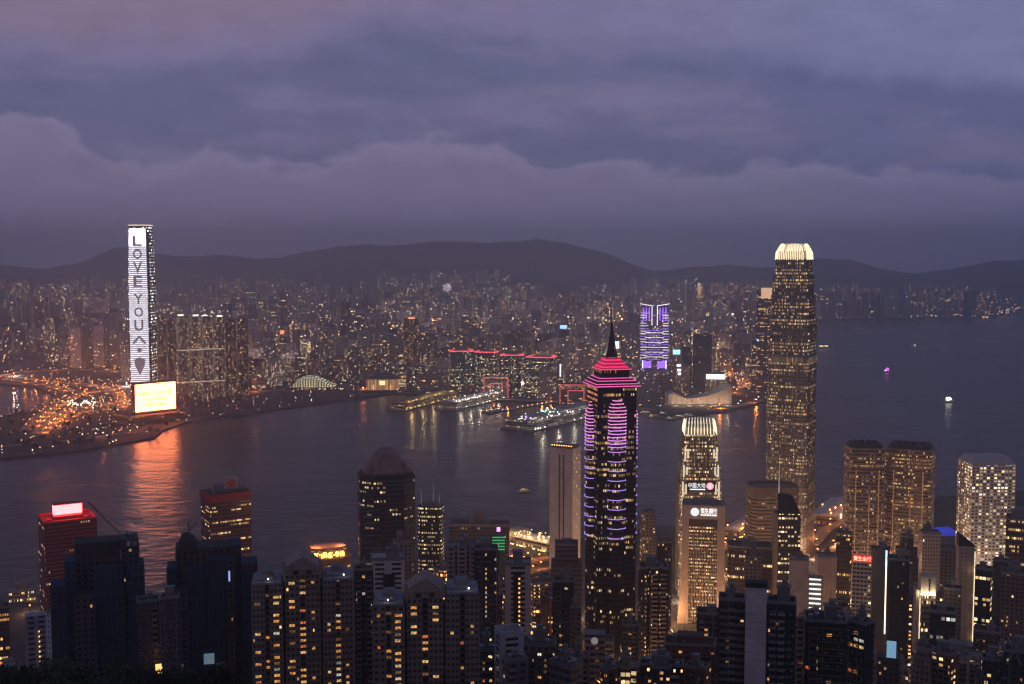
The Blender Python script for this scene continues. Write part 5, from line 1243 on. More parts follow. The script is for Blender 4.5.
# brown banded office and neighbours
BR_ = off((.42, .27, .18), .16, bay=2.2, flr=4.0, st=.9, warm=.6, wh=.42, ww=.95, gc=(.035, .03, .03))
o = bld('office_tower', 'brown banded office tower with rounded corners and blank brown crown', 'office tower', 743, 800, 492, 1290, BR_, plan='round', yaw=14, kit=False, relief=True, seed=19); W_, D_, h_ = dims(o)
mb = MB(); mb.rings([(shape('round', W_ * 1.02, D_ * 1.02), h_ - 1), (shape('round', W_ * 1.02, D_ * 1.02), h_ + 9)], ST0, cap=False); p1 = shape('round', W_ * .94, D_ * .94)
mb.rings([(shape('round', W_ * 1.02, D_ * 1.02), h_ + 9), (p1, h_ + 9), (p1, h_ + 6)], ST0); mb.build('crown_band', pm('brown_stone', (.30, .19, .14), .7, .12), o); mk('the brown banded office', 768, 510, 1290)
XQ = off((.44, .29, .21), .5, bay=1.9, flr=4.0, st=.9, warm=.58, wh=.42, ww=.9, gc=(.07, .055, .05), coh=.5)
for i, (a, b_, yt, yw, Yv) in enumerate(((843, 886, 446, 10, 1255), (884, 937, 447, -8, 1275))):
    o = bld('office_tower', ('bronze banded twin tower with rounded corners, the left one of the pair', 'bronze banded twin tower with rounded corners, the right one of the pair')[i], 'office tower', a, b_, yt, Yv, XQ, plan='round', yaw=yw, kit=False, relief=True, seed=20 + i); W_, D_, h_ = dims(o)
    mb = MB(); mb.rings([(shape('round', W_ * .9, D_ * .9), h_), (shape('round', W_ * .84, D_ * .84), h_ + 4)], ST0); mb.build('plant_room', pm('dark_crown', (.07, .055, .055)), o)
    for k in range(4): boxy('cooling_unit', (W_ * (-.25 + k * .17), 0, h_ + 5.4), (W_ * .08, D_ * .2, 3), DARKM, o)
    for k, xx in enumerate((-.28, .08, .33)): boxy('light_column', (W_ * xx, -D_ / 2 - .5, h_ * (.62 if k != 1 else .42)), (.8, .7, h_ * (.5 if k != 1 else .6)), em('column_amber', (1, .5, .22), .2), o)
    boxy('blue_sign' if i == 0 else 'red_light', ((W_ * .44, -D_ / 2 - .9, h_ * .36) if i == 0 else (-W_ * .32, -D_ / 2 - .9, h_ * .34)), ((2.5, .8, 9) if i == 0 else (2, .8, 3)), em('sign_blue', (.12, .2, 1), 2.4) if i == 0 else em('sign_red', (1, .08, .05), 2.4), o)
mk('the bronze twin towers', 890, 500, 1265)
o = bld('office_tower', 'white office tower with grid of small lit windows and sloped roof', 'office tower', 957, 1016, 462, 1290, sty(wc=(.85, .72, .66), gc=(.12, .1, .1), bay=4.0, flr=3.7, ww=.66, wh=.56, lit=.55, st=1.9, warm=.36), yaw=24, ratio=.8, kit=False, seed=2022); W_, D_, h_ = dims(o)
mb = MB(); mb.rings([(shape('rect', W_, D_), h_), (shape('rect', W_ * .98, D_ * .98), h_ + 2), (shape('rect', W_ * .8, D_ * .7), h_ + 8)], ST0); mb.build('sloped_roof', pm('pale_roof', (.62, .56, .58), .7, .1), o); mk('the white gridded tower', 986, 500, 1290)

def B(label, px0, px1, yt, Y, st, name='apartment_tower', cat='apartment tower', mark=None, **k):
    st = dict(st)
    if st['coh'] > .5: st['st'] *= 1.8
    o = bld(name, label, cat, px0, px1, yt, Y, st, **k)
    if mark: mk(mark, (px0 + px1) / 2, min(yt + 25, 640), Y)
    return o
OT = dict(name='office_tower', cat='office tower')
gl = (.03, .032, .04)
o = B('dark office with stacks of orange lit floors, behind the white gridded tower', 1006, 1040, 518, 1060, off((.16, .10, .08), .5, st=1.1, warm=.5), seed=23, mark='the orange floored office', **OT)
B('slender tower with lantern lit top just right of the purple-banded skyscraper', 640, 656, 512, 1060, res((.3, .25, .2), .35), seed=24, yaw=12, mark='the lantern topped tower')
boxy('lantern', (0, 0, dims(bpy.context.scene.objects['apartment_tower.%03d' % 0] if False else o)[2] * 0 + 2), (.1, .1, .1), DARKM, o) if False else None
B('dark apartment tower with rows of orange rooms beside the purple-banded skyscraper', 638, 669, 566, 775, res((.05, .042, .045), .3, warm=.6, st=1.3, ww=.45), plan='notch2', relief=True, seed=25, yaw=6, rich=2, mark='the dark orange-roomed tower')
B('narrow dark tower with a single column of lit landings', 657, 672, 541, 930, res((.07, .055, .055), .2), seed=26, rich=1)
o = B('glass office with slanted black top, lit yellow floors and thin mast', 775, 801, 512, 1050, off((.06, .06, .05), .7, st=1.5, warm=.33, bay=3, flr=4.2, wh=.4), seed=27, kit=False, yaw=10, ratio=.8, mark='the slanted black top', **OT); W_, D_, h_ = dims(o)
mb = MB(); v0 = [(-W_ / 2, -D_ / 2, h_), (W_ / 2, -D_ / 2, h_), (W_ / 2, D_ / 2, h_), (-W_ / 2, D_ / 2, h_)]
mb.quad([v0[0], v0[1], (W_ * .15, -D_ * .1, h_ + 16), (-W_ / 2, -D_ * .1, h_ + 18)], [(0, 0)] * 4, ST0); mb.quad([v0[1], v0[2], (W_ * .15, D_ / 2, h_ + 16), (W_ * .15, -D_ * .1, h_ + 16)], [(0, 0)] * 4, ST0); mb.quad([v0[2], v0[3], (-W_ / 2, D_ / 2, h_ + 18), (W_ * .15, D_ / 2, h_ + 16)], [(0, 0)] * 4, ST0)
mb.quad([v0[3], v0[0], (-W_ / 2, -D_ * .1, h_ + 18), (-W_ / 2, D_ / 2, h_ + 18)], [(0, 0)] * 4, ST0); mb.quad([(-W_ / 2, -D_ * .1, h_ + 18), (W_ * .15, -D_ * .1, h_ + 16), (W_ * .15, D_ / 2, h_ + 16), (-W_ / 2, D_ / 2, h_ + 18)], [(0, 0)] * 4, ST0)
mb.build('slanted_roof', pm('black_glass', (.02, .022, .03), .15, .1), o); boxy('side_wall', (-W_ / 2 - 1.5, 0, h_ / 2), (3, D_, h_), pm('tan_wall', (.36, .28, .22)), o)
mb = MB(); mb.bar((-W_ * .42, 0, h_ + 16), (-W_ * .42, 0, h_ + 46), .45, ST0, r2=.12); mb.build('mast', em('mast_white', (.9, .85, .75), .4), o)
B('low dark office with rounded roof edge in front of the brown banded office', 727, 781, 545, 1070, off((.10, .07, .065), .28, warm=.55), seed=28, plan='round', ratio=.5, mark='the low round-edged office', **OT)
B('grey block with a few lit rooms in front of the low dark office', 745, 762, 556, 930, res((.26, .21, .19), .12), seed=29)
o = B('tan blank walled tower with white lit balconies down one side', 789, 809, 558, 905, res((.66, .55, .51), .0, ww=0), seed=30, kit=True, mark='the white lit balconies', yaw=0)
W_, D_, h_ = dims(o); mb = MB(); lb = em('balcony_light', (.95, .98, .85), 1.5)
wing = boxy('balcony_wing', (W_ / 2 + 5.5, 3, h_ * .43), (11, D_ * .8, h_ * .86), pm('balcony_wall', (.35, .32, .3)), o)
for k in range(17):
    z = h_ * .84 - k * 3.9
    if z > 2: boxy('balcony', (W_ / 2 + 5.5, -D_ * .4 + 2.3, z), (10.4, 1.4, 1.0), WHITEP, o); boxy('balcony_light', (W_ / 2 + 5.2, -D_ * .4 + 2.75, z + 1.3), (9, .5, .9), lb, o)
B('blank beige concrete slab with rooftop unit, lit faintly from the street', 815, 837, 555, 960, res((.70, .58, .51), .01, ww=.1), seed=31, yaw=14, ratio=.7, mark='the blank beige slab')
B('dark brown office with orange glowing lower floors', 836, 853, 533, 1010, off((.09, .055, .04), .5, warm=.62, st=1.1), seed=32, yaw=-5, **OT)
o = B('white gridded block under a red illuminated sign of four characters', 852.5, 872, 560, 900, sty(wc=(.66, .57, .55), gc=(.03, .03, .035), bay=3.2, flr=3.4, ww=.8, wh=.5, lit=.12, st=2.2), seed=34, kit=False, mark='the red character sign', **OT); W_, D_, h_ = dims(o)
boxy('sign_board', (0, -D_ / 2, h_ + 2.8), (W_ * 1.02, 1.4, 5.4), em('sign_board_red', (1, .02, .015), .55), o); text('sign_characters', '寶生金行', 3.8, W_ * .9, em('sign_red_hot', (1, .3, .2), 2.8), o, (0, -D_ / 2 - .75, h_ + 2.8), .3, extra=.05)
B('blank grey concrete tower joined behind the red sign block', 871, 890, 549, 925, res((.25, .22, .21), .01, ww=.1), seed=35, **OT)
o = B('black tower edged with a vertical white and blue light strip', 887, 910, 558, 880, res((.03, .03, .035), .03, st=.6), seed=36, plan='round', mark='the light strip tower', **OT); W_, D_, h_ = dims(o)
boxy('light_strip', (-W_ / 2 - .6, -D_ * .2, h_ * .72), (.9, .9, h_ * .5), em('strip_warm', (1, .85, .65), 2.2), o); boxy('light_strip', (-W_ / 2 - .6, -D_ * .2, h_ * .985 + 2), (1.3, .9, 11), em('strip_blue', (.25, .6, 1), 2.6), o)
B('dark domed tower between the twin towers and pale gridded slab', 893, 921, 536, 1100, off((.05, .045, .05), .06), seed=37, plan='circle', ratio=1, tiers=[(.8, 1.0), (.9, .8), (1.0, .5)], **OT)
B('pale slab tower with faint window grid left of the white gridded tower', 919, 941, 532, 1010, sty(wc=(.5, .42, .41), gc=(.16, .15, .16), bay=2.4, flr=3.3, ww=.6, wh=.6, lit=.01), seed=38, yaw=14, mark='the pale gridded slab', **OT)
B('grey tower squeezed between the pale slab and the beige pillar tower', 940, 957, 548, 1030, res((.22, .18, .17), .06), seed=39)
o = B('narrow tower with floodlit cream crown and glowing edge light', 914, 936, 593, 800, off((.16, .13, .1), .5, warm=.42, st=1.1), seed=40, kit=False, yaw=10, mark='the floodlit cream crown', **OT); W_, D_, h_ = dims(o)
boxy('crown_box', (W_ * .1, 0, h_ + 6.5), (W_ * .78, D_ * .9, 13), pm('cream_panel', (.62, .52, .4), .6, .1), o); boxy('crown_slot', (W_ * .16, -D_ * .46, h_ + 7), (1.1, .4, 9), DARKM, o)
for k in (-.3, .1, .45): plight((W_ * k, -D_ * .72, h_ + 1.2), (1, .82, .55), 900, .6, o)
boxy('crown_uplight', (W_ * .1, -D_ * .5, h_ + .4), (W_ * .78, .8, .8), em('uplight', (1, .85, .6), 3.0), o); boxy('edge_wall', (-W_ * .47, -D_ * .1, h_ * .5), (W_ * .18, D_ * .9, h_ * 1.08), pm('cream_wall', (.5, .42, .34)), o); boxy('edge_light', (-W_ * .33, -D_ / 2 - .3, h_ * .55), (.5, .5, h_ * .85), em('edge_glow', (1, .8, .5), 1.2), o)
o = B('tower with tall beige fin wall and slanted dark top', 956, 975, 545, 860, res((.55, .43, .37), .02, ww=.1), seed=41, kit=False, mark='the beige fin tower', yaw=12, **OT); W_, D_, h_ = dims(o)
mb = MB(); mb.quad([(-W_ / 2, -D_ / 2, h_), (W_ / 2, -D_ / 2, h_), (W_ / 2, -D_ / 2, h_ + 1), (-W_ / 2, -D_ / 2, h_ + 10)], [(0, 0)] * 4, ST0); mb.quad([(-W_ / 2, -D_ / 2, h_ + 10), (W_ / 2, -D_ / 2, h_ + 1), (W_ / 2, D_ / 2, h_ + 1), (-W_ / 2, D_ / 2, h_ + 10)], [(0, 0)] * 4, ST0); mb.quad([(-W_ / 2, D_ / 2, h_), (-W_ / 2, -D_ / 2, h_), (-W_ / 2, -D_ / 2, h_ + 10), (-W_ / 2, D_ / 2, h_ + 10)], [(0, 0)] * 4, ST0)
mb.build('slanted_roof', pm('dark_roof', (.06, .05, .055)), o); boxy('edge_light', (W_ / 2 + .3, -D_ / 2, h_ * .62), (.5, .5, h_ * .7), em('edge_glow', (1, .8, .5), 1.2), o)
B('black glass office with bright yellow floors beside the beige fin tower', 975, 993, 568, 850, off(gl, .5, warm=.38, st=1.6, bay=3), seed=42, yaw=-8, **OT)
B('black glass office with slanted top, darker neighbour of the yellow floored office', 993, 1010, 560, 880, off(gl, .08, warm=.4), seed=43, yaw=-12, **OT)

# ------------------------------------------------------------------ THIS SIDE: mid-levels, close
def NR(label, px0, px1, yt, Y, st, prob, cols, q_=None, mark=None, weights=WP, wsz=(1.9, 1.5), faces=(0,), **k):
    st = dict(st); st['lit'] = st['lit'] * .25
    o = B(label, px0, px1, yt, Y, st, mark=mark, relief=st['bay'] < 11, **k); W_, D_, h_ = dims(o); q = random.Random(int(px0 * 7 + Y))
    f = st['flr']; bayn = max(1, round(W_ / st['bay'])); b_ = W_ / bayn
    allx = [-W_ / 2 + (i + .5) * b_ for i in range(bayn)]; xs = q.sample(allx, min(cols, len(allx))) if cols else allx
    vis = h_ - max(0, at((px0 + px1) / 2, 690, Y).z - o.location.z); z1 = math.floor((h_ - 1) / f) * f - f * .5
    windows(o, xs, -D_ / 2 - .02, max(f * .5, z1 - math.floor(vis / f) * f), z1 + .1, f, min(wsz[0], b_ * .8), wsz[1], prob, q, weights=weights, limit=60)
    return o
AP = lambda c, l=.15, **k: res(c, l, ww=.55, wh=.5, **k)
# pale pair above the dark trees, bottom left corner
o = NR('pale lilac slab block with a column of orange stair lights above dark trees', 25, 47, 614, 640, AP((.5, .46, .60), .0, bay=5), 0, 1, seed=51, kit=False, ratio=.7); W_, D_, h_ = dims(o)
for k in range(9): boxy('stair_light', (W_ * .12, -D_ / 2 - .5, h_ - 9 - k * 2.9), (.5, .4, .6), em('stair_orange', (1, .6, .2), 2.2), o)
o = NR('pale lilac apartment block with ribbed side showing its corner', 46, 76, 612, 600, sty(wc=(.66, .62, .80), gc=(.2, .19, .26), bay=3.4, flr=3, ww=.35, wh=.5, lit=0), 0, 1, seed=52, rich=2, yaw=48, ratio=1.5, mark='the pale lilac blocks')
o = B('dark low office with orange lit floors at the left edge of the shore', -12, 9, 606, 930, off((.05, .04, .045), .35, warm=.72, st=1.5), seed=53, **OT)
B('pale ferry building with bright roof lights on the waterfront below the red tower', 9, 36, 600, 1300, off((.5, .48, .42), .5, warm=.4, st=1.6), name='ferry_building', cat='ferry building', seed=54, ratio=.9, mark='the pale ferry building')
# towers wrapped in blue netting
def wrapped(label, segs, Y, mark, seedv):
    """segs: (px0, px1, ytop, depth offset, net?)"""
    xs0, xs1 = min(s[0] for s in segs), max(s[1] for s in segs); pxc = (xs0 + xs1) / 2; c0 = at(pxc, 600, Y); zb = tz(c0.x, Y); azm = math.atan((pxc - 512) / F)
    root = empty('apartment_tower', (c0.x, Y, zb), -azm, label=label, cat='tower under scaffolding'); q = random.Random(seedv)
    for i, (a, b_, yt, dy, net) in enumerate(segs):
        x0, x1 = (a - pxc) / F * Y, (b_ - pxc) / F * Y; h = at(pxc, yt, Y + dy).z - zb
        mb = MB(); d_ = 16
        if net:
            mb.box(((x0 + x1) / 2, dy + d_ / 2, h / 2), (x1 - x0, d_, h), ST0); o = mb.build('scaffold_net', NET, root)
            fr = MB(); k = x0 + .6
            while k < x1:
                fr.bar((k, dy - .35, 0), (k, dy - .35, h + q.uniform(.5, 2.5)), .11, ST0); k += 2.6
            z = 4.0
            while z < h: fr.bar((x0, dy - .3, z), (x1, dy - .3, z), .09, ST0); z += 4.0
            fr.build('scaffold_poles', pm('bamboo', (.14, .12, .1), .8), root)
        else:
            st = sty(wc=(.08, .075, .09), gc=(.02, .02, .025), bay=3.2, flr=3.1, lit=.015, ww=.45, wh=.5, st=1.0, seed=q.uniform(1, 99)); mb.relief([(x0, dy), (x1, dy), (x1, dy + d_), (x0, dy + d_)], 0, h, st); mb.build('facade', None, root)
    FOOT.append((c0.x, Y, (xs1 - xs0) / F * Y * .55)); mk(mark, pxc, 600, Y); return root, zb
m, t, b = M('blue_net'); g = t.new('ShaderNodeNewGeometry'); s = t.new('ShaderNodeSeparateXYZ'); t.l.new(g.outputs['Position'], s.inputs[0])
nn = t.noise(g.outputs['Position'], .12, 5, .6); pn = t.m('LESS_THAN', t.m('FRACT', t.m('MULTIPLY', s.outputs[2], .166)), .06)
colr = t.mix(t.step(nn, .3, .7), (.006, .036, .09), (.013, .068, .155)); t.put(b.inputs['Base Color'], t.mix(pn, colr, (.01, .02, .04))); b.inputs['Roughness'].default_value = .8
bn = t.new('ShaderNodeBump'); bn.inputs['Strength'].default_value = .6; bn.inputs['Distance'].default_value = .6; t.put(bn.inputs['Height'], nn); t.l.new(bn.outputs[0], b.inputs['Normal']); NET = m
wA, zA = wrapped('cluster of towers wrapped in dark blue scaffolding netting with crane on top, left', [(53, 68, 583, 0, True), (67, 78, 559, 2, True), (77, 120, 557, 8, False), (94, 124, 569, 0, True), (122, 139, 547, 5, False), (126, 144, 569, 2, True), (76, 95, 596, -4, False)], 575, 'the left blue netted towers', 1)
mb = MB(); x0, x1 = (77 - 98.5) / F * 575, (139 - 98.5) / F * 575; h_ = at(98.5, 549, 575).z - zA; mb.box(((x0 + x1) / 2, 17, h_ - 1.5), (x1 - x0, 14, 5), PLAIN((.04, .05, .05))); mb.build('roof_formwork', None, wA)
wB, zB = wrapped('cluster of towers wrapped in dark blue scaffolding netting with domed frame, right', [(168, 178, 566, 2, True), (177, 232, 547, 10, False), (186, 206, 568, 0, True), (207, 228, 560, 1, True), (231, 242, 546, 4, True), (242, 258, 566, 0, True), (228, 234, 562, -2, False), (168, 188, 588, -4, False)], 600, 'the right blue netted towers', 2)
mb = MB(); h_ = at(190, 549, 600).z - zB; xx = (189 - 213) / F * 600
mb.rings([(shape('circle', 9.5, 9), h_ - 2), (shape('circle', 9, 8.5), h_ + 3), (shape('circle', 6, 6), h_ + 5.5), (shape('circle', 2, 2), h_ + 6.5)], PLAIN((.05, .05, .055))); o = mb.build('domed_frame', None, wB); o.location = (xx, 12, 0)
boxy('site_hoist_light', ((229.5 - 213) / F * 600, -2.4, at(213, 576, 600).z - zB), (.9, .5, 5.5), em('hoist_blue', (.4, .5, 1), .8), wB)
boxy('pool_window', ((208 - 213) / F * 600, -.6, at(213, 658, 600).z - zB), (5.4, .5, 5.6), em('pale_blue_window', (.25, .4, .5), .35), wB)
o = NR('grey ribbed apartment tower between the two blue netted clusters', 137, 159, 600, 560, sty(wc=(.11, .10, .13), gc=(.04, .04, .05), bay=1.6, flr=3, ww=.4, wh=.5, lit=.0), 0, 2, seed=55, kit=True)
o = NR('second grey ribbed tower between the two blue netted clusters, lit lobby beside it', 160.5, 179, 597, 548, sty(wc=(.11, .10, .13), gc=(.04, .04, .05), bay=1.6, flr=3, ww=.4, wh=.5, lit=.0), 0, 2, seed=56); W_, D_, h_ = dims(o)
boxy('lit_lobby', (-W_ / 2 - 1.4, -2, at(170, 666, 548).z - o.location.z), (3.4, 2, 4), em('lobby_orange', (1, .5, .14), 1.6), o)
def crane(root_xyz, mast_h, jib_to, label, back):
    r = empty('tower_crane', root_xyz, 0, label=label, cat='crane'); mb = MB(); st = ST0
    for sx in (-.8, .8):
        for sy in (-.8, .8): mb.bar((sx, sy, 0), (sx, sy, mast_h), .14, st)
    z = 0
    while z < mast_h - 2:
        for p, q_ in (((-.8, -.8), (.8, -.8)), ((.8, -.8), (.8, .8)), ((.8, .8), (-.8, .8)), ((-.8, .8), (-.8, -.8))): mb.bar((*p, z), (*q_, z + 2), .08, st)
        z += 2
    mb.build('mast', DARKM, r); J = Vector(jib_to); O_ = Vector((0, 0, mast_h)); d = (J - O_); dn = d.normalized(); sd_ = dn.cross(Vector((0, 0, 1))).normalized() * .7; up_ = sd_.normalized().cross(dn) * 1.2
    mb = MB(); n = max(4, int(d.length / 2.2))
    for k in range(n):
        a, b_ = O_ + d * k / n, O_ + d * (k + 1) / n; f0, f1 = 1 - .6 * k / n, 1 - .6 * (k + 1) / n
        mb.bar(a - sd_ * f0, b_ - sd_ * f1, .13, st); mb.bar(a + sd_ * f0, b_ + sd_ * f1, .13, st); mb.bar(a + up_ * f0, b_ + up_ * f1, .13, st); mb.bar(a - sd_ * f0, b_ + up_ * f1, .07, st); mb.bar(a + sd_ * f0, b_ + up_ * f1, .07, st)
    mb.build('jib', pm('jib_grey', (.2, .2, .22), .6), r); mb = MB(); bk = O_ + Vector((-dn.x, -dn.y, 0)).normalized() * back; mb.bar(O_, bk, .35, st); mb.build('counter_jib', DARKM, r)
    boxy('counterweight', bk - Vector((0, 0, .9)), (1.8, 1.8, 2.2), CONC, r); boxy('cab', (1.3, -1.0, mast_h - .8), (1.5, 1.5, 2), WHITEP, r)
    mb = MB(); ap = O_ + Vector((0, 0, 6)); mb.bar(O_, ap, .3, st); mb.bar(ap, J, .07, st); mb.bar(ap, bk, .07, st); mb.build('stay', DARKM, r)
p = at(127, 553, 585); J = at(87.5, 502, 585) - (p + Vector((0, 0, 0))); crane(p, 6, (J.x, J.y, J.z), 'luffing crane with long raised jib on the left blue netted towers', 4)
p = at(189, 540, 612); J = at(197, 522, 612) - p; crane(p, 4, (J.x, J.y, J.z), 'small luffing crane above the domed frame of the right netted towers', 3)

# gabled triple towers with warm rooms
def gabled(label, px0, px1, wingY, gabY, g0, g1, Y, st, probs, mark, seedv, wingR=None):
    pxc = (px0 + px1) / 2; azm = math.atan((pxc - 512) / F); c0 = at(pxc, wingY, Y); zb = tz(c0.x, Y)
    root = empty('apartment_tower', (c0.x, Y, zb), -azm, label=label, cat='apartment tower'); q = random.Random(seedv); X = lambda p: (p - pxc) / F * Y * math.cos(azm)
    hw, hg = c0.z - zb, at(pxc, gabY, Y).z - zb; hr = at(pxc, wingR, Y).z - zb if wingR else hw; TR = pm('gable_render', (.42, .30, .27), .85)
    mb = MB(); mb.box(((X(px0) + X(px1)) / 2, 13, hw / 2 - 3), (X(px1) - X(px0) - 3, 11, hw), PLAIN((.03, .03, .03))); mb.build('recess_shade_wall', None, root)  # near-black colour paints in the shade of the gaps between wings
    for i, (a, b_, h, dy) in enumerate(((px0, g0 - 2.5, hw, 0), (g0 + 1, g1 - 1, hg - 9, 1.5), (g1 + 2.5, px1, hr, 0))):
        x0, x1 = X(a), X(b_); s = dict(st); s['seed'] = seedv + i * 7; s['lit'] = .015; wd_ = x1 - x0; n = wd_ * .16
        pl = [(x0, dy), (x0 + wd_ * .40, dy), (x0 + wd_ * .40, dy + 3.6), (x0 + wd_ * .6, dy + 3.6), (x0 + wd_ * .6, dy), (x1, dy), (x1, dy + 19), (x0, dy + 19)]
        mb = MB(); mb.relief(pl, -4, h, s, .35); mb.build('facade', None, root)
        if i != 1:
            for k, (u0, u1, z_) in enumerate(((.02, .98, 1.0), (.1, .7, 2.6))): boxy('roof_slab', (x0 + wd_ * (u0 + u1) / 2, dy + 9.5, h + z_), (wd_ * (u1 - u0), 19 - k * 8, 1.2), pm('roof_pale', (.36, .34, .4), .8), root)
            boxy('plant_room', (x0 + wd_ * .5, dy + 10, h + 4.0), (wd_ * .4, 7, 3.2), CONC, root); boxy('roof_lamp', (x0 + wd_ * q.uniform(.3, .7), dy + .2, h + 3.2), (.6, .6, .5), WLm, root)
        f = s['flr']; top_ = math.floor((h - 2) / f) * f - f * .5
        zlow = max(2, at(pxc, 688, Y).z - zb); nfl = int((top_ - zlow) / f)
        for c_, pr in zip((x0 + wd_ * .18, x0 + wd_ * .5, x0 + wd_ * .80), probs[i]):
            yy = dy + (3.6 if abs(c_ - x0 - wd_ * .5) < .1 else 0) - .02
            windows(root, [c_], yy, top_ - nfl * f, top_ + .1, f, 2.9 if pr > .3 else 1.6, 1.45, pr, q, limit=26)
    x0, x1 = X(g0), X(g1); zc = hg - 9; xm = (x0 + x1) / 2; mb = MB(); k = .8
    for yy0, yy1 in ((1.0, 18),):
        F_ = [(x0 - k, yy0, zc), (x1 + k, yy0, zc), (x1 + k, yy0, zc + 3.2), (x1 - 1, yy0, zc + 4.4), (xm + 2, yy0, hg - .6), (xm, yy0, hg), (xm - 2, yy0, hg - .6), (x0 + 1, yy0, zc + 4.4), (x0 - k, yy0, zc + 3.2)]
        mb.quad(F_, [(0, 0)] * 9, ST0); Bk = [(a, yy1, c_) for a, _, c_ in F_]
        for i in range(9): j = (i + 1) % 9; mb.quad([F_[j], F_[i], Bk[i], Bk[j]], [(0, 0)] * 4, ST0)
    mb.build('gable', TR, root)
    for sx in (x0, x1): boxy('gable_pillar', (sx, 1.5, zc + 3.6), (1.5, 1.5, 7.2), TR, root)
    boxy('gable_opening', (xm - 3.2, .9, zc + 1.4), (2.6, .3, 1.9), DARKM, root); boxy('gable_opening', (xm + 3.2, .9, zc + 1.4), (2.6, .3, 1.9), DARKM, root); boxy('gable_moulding', (xm, .7, zc + 3.3), (x1 - x0 + 1.2, .8, .5), TR, root)
    FOOT.append((c0.x, Y + 8, (px1 - px0) / F * Y * .55)); mk(mark, pxc, 600, Y); return root
GST = AP((.34, .25, .22), 0, bay=2.6, gc=(.09, .07, .065))
gabled('brown triple apartment tower with gabled centre and columns of orange rooms, left one', 251, 354, 584, 558, 284, 321, 560, GST, ((.4, .25, .8), (.5, .75, .3), (.3, .8, .25)), 'the left gabled tower', 5, 583)
gabled('brown triple apartment tower with gabled centre, right one with pale lit corner rooms', 372, 480, 606, 580, 406, 444, 530, AP((.31, .24, .22), 0, bay=2.6, gc=(.08, .065, .06)), ((.2, .45, .95), (.35, .45, .35), (.12, .2, .25)), 'the right gabled tower', 9, 596)
NR('dark tower with one thin yellow light line down its edge', 354.5, 373, 569, 600, AP((.06, .055, .06), .1), .12, 3, seed=57, rich=1)
o = bpy.context.scene.objects[-1] if False else None
o = NR('pale grey tower with a dark central slot below the pyramid roofed tower', 371, 405, 556, 720, AP((.66, .61, .66), .0, bay=12, ), .0, 1, seed=58, plan='rect', mark='the pale slotted tower', kit=True); W_, D_, h_ = dims(o)
boxy('dark_slot', (W_ * .02, -D_ / 2 - .35, h_ * .46), (W_ * .34, .5, h_ * .92), pm('slot_glass', (.02, .02, .025), .3), o)
for k in range(5): boxy('slot_light', (W_ * .02, -D_ / 2 - .75, h_ * .6 - k * 5), (1.4, .3, 1.0), WL[0], o)
B('plain grey block directly below the pyramid roofed tower, partly hidden', 393, 412, 541, 850, res((.24, .2, .21), .03), seed=59, yaw=8)
o = NR('grey tower of two pale columns with dark slot, right of the green lit office', 447, 477, 545, 760, AP((.46, .38, .38), .05, bay=5), .03, 2, seed=60, plan='notch2', mark='the two column grey tower')
NR('black tower with two columns of amber stair windows', 474, 498, 548, 720, AP((.035, .035, .04), .05), .5, 2, seed=61, weights=[4, 6, 5, 3, 0, 2, 3, 0], wsz=(1.1, 1.9), mark='the black amber-windowed tower')
B('small office with green lit upper floors near the ferry piers', 491, 506, 533, 1180, off((.04, .06, .05), .2, warm=.4), seed=62, kit=False, **OT); o = [x for x in S.objects if x.get('label', '').startswith('small office with green')][0]; W_, D_, h_ = dims(o)
for k in range(5): boxy('green_floor', (0, -D_ / 2 - .4, h_ - 3 - k * 3.2), (W_ * .85, .5, 1.2), em('floor_green', (.05, .7, .25), .5), o)
mb = MB(); mb.bar((0, -D_ * .4, h_ + 3), (0, -D_ * .4, h_ + 7), 2.0, ST0, 10); mb.build('round_sign', em('sign_tricolour', (.8, .35, .9), 1.6), o)
o = NR('pale twin-winged tower with a string of orange landings between its wings', 505, 531, 562, 650, AP((.72, .58, .55), .0, bay=20), 0, 1, seed=63, mark='the pale twin-winged tower', kit=True, ratio=.8); W_, D_, h_ = dims(o)
boxy('dark_slot', (-W_ * .03, -D_ / 2 - .3, h_ * .48), (W_ * .3, .5, h_ * .97), pm('slot_glass', (.02, .02, .025), .3), o)
for k in range(22): boxy('landing_light', (W_ * .05, -D_ / 2 - .7, h_ - 8 - k * 2.7), (1.0, .3, 1.1), em('landing_orange', (1, .45, .12), 1.3), o)
o = NR('flat roofed white block with open rooftop enclosure, low in front', 494, 524, 634, 560, AP((.72, .67, .78), .0, bay=30), 0, 1, seed=64, kit=False, yaw=16, ratio=.9, mark='the white rooftop enclosure'); W_, D_, h_ = dims(o)
WHT = pm('white_wall', (.7, .66, .76), .8, .1)
for sx, sy, lx, ly in ((0, -1, W_, .6), (0, 1, W_, .6), (-1, 0, .6, D_), (1, 0, .6, D_)): boxy('parapet', (sx * W_ / 2 * .98, sy * D_ / 2 * .98, h_ + 1.6), (lx, ly, 3.2), WHT, o)
for k in range(4): boxy('rooftop_unit', (-W_ * .3 + k * W_ * .2, W_ * .05 * (k % 2), h_ + 1.0), (1.8, 2.4, 2), STEEL, o)
NR('grey stepped block with rooftop terrace, lower neighbour of the white enclosure', 523, 556, 642, 590, AP((.2, .165, .18), .25), .3, 4, seed=65, rich=2, mark='the stepped terrace block')
NR('grey balconied block in the bottom centre with bulging bays', 502, 528, 658, 500, AP((.22, .17, .18), .02, bay=5), .05, 2, seed=66, rich=2, yaw=20)
NR('low block with roof terrace and orange rooms below the black amber-windowed tower', 474, 500, 648, 570, AP((.12, .1, .1), .2), .5, 3, seed=67, rich=2)
NR('narrow black tower with a thread of white dots down its left edge', 553, 574, 580, 720, AP((.03, .03, .035), .03), .1, 2, seed=68, mark='the narrow black tower')
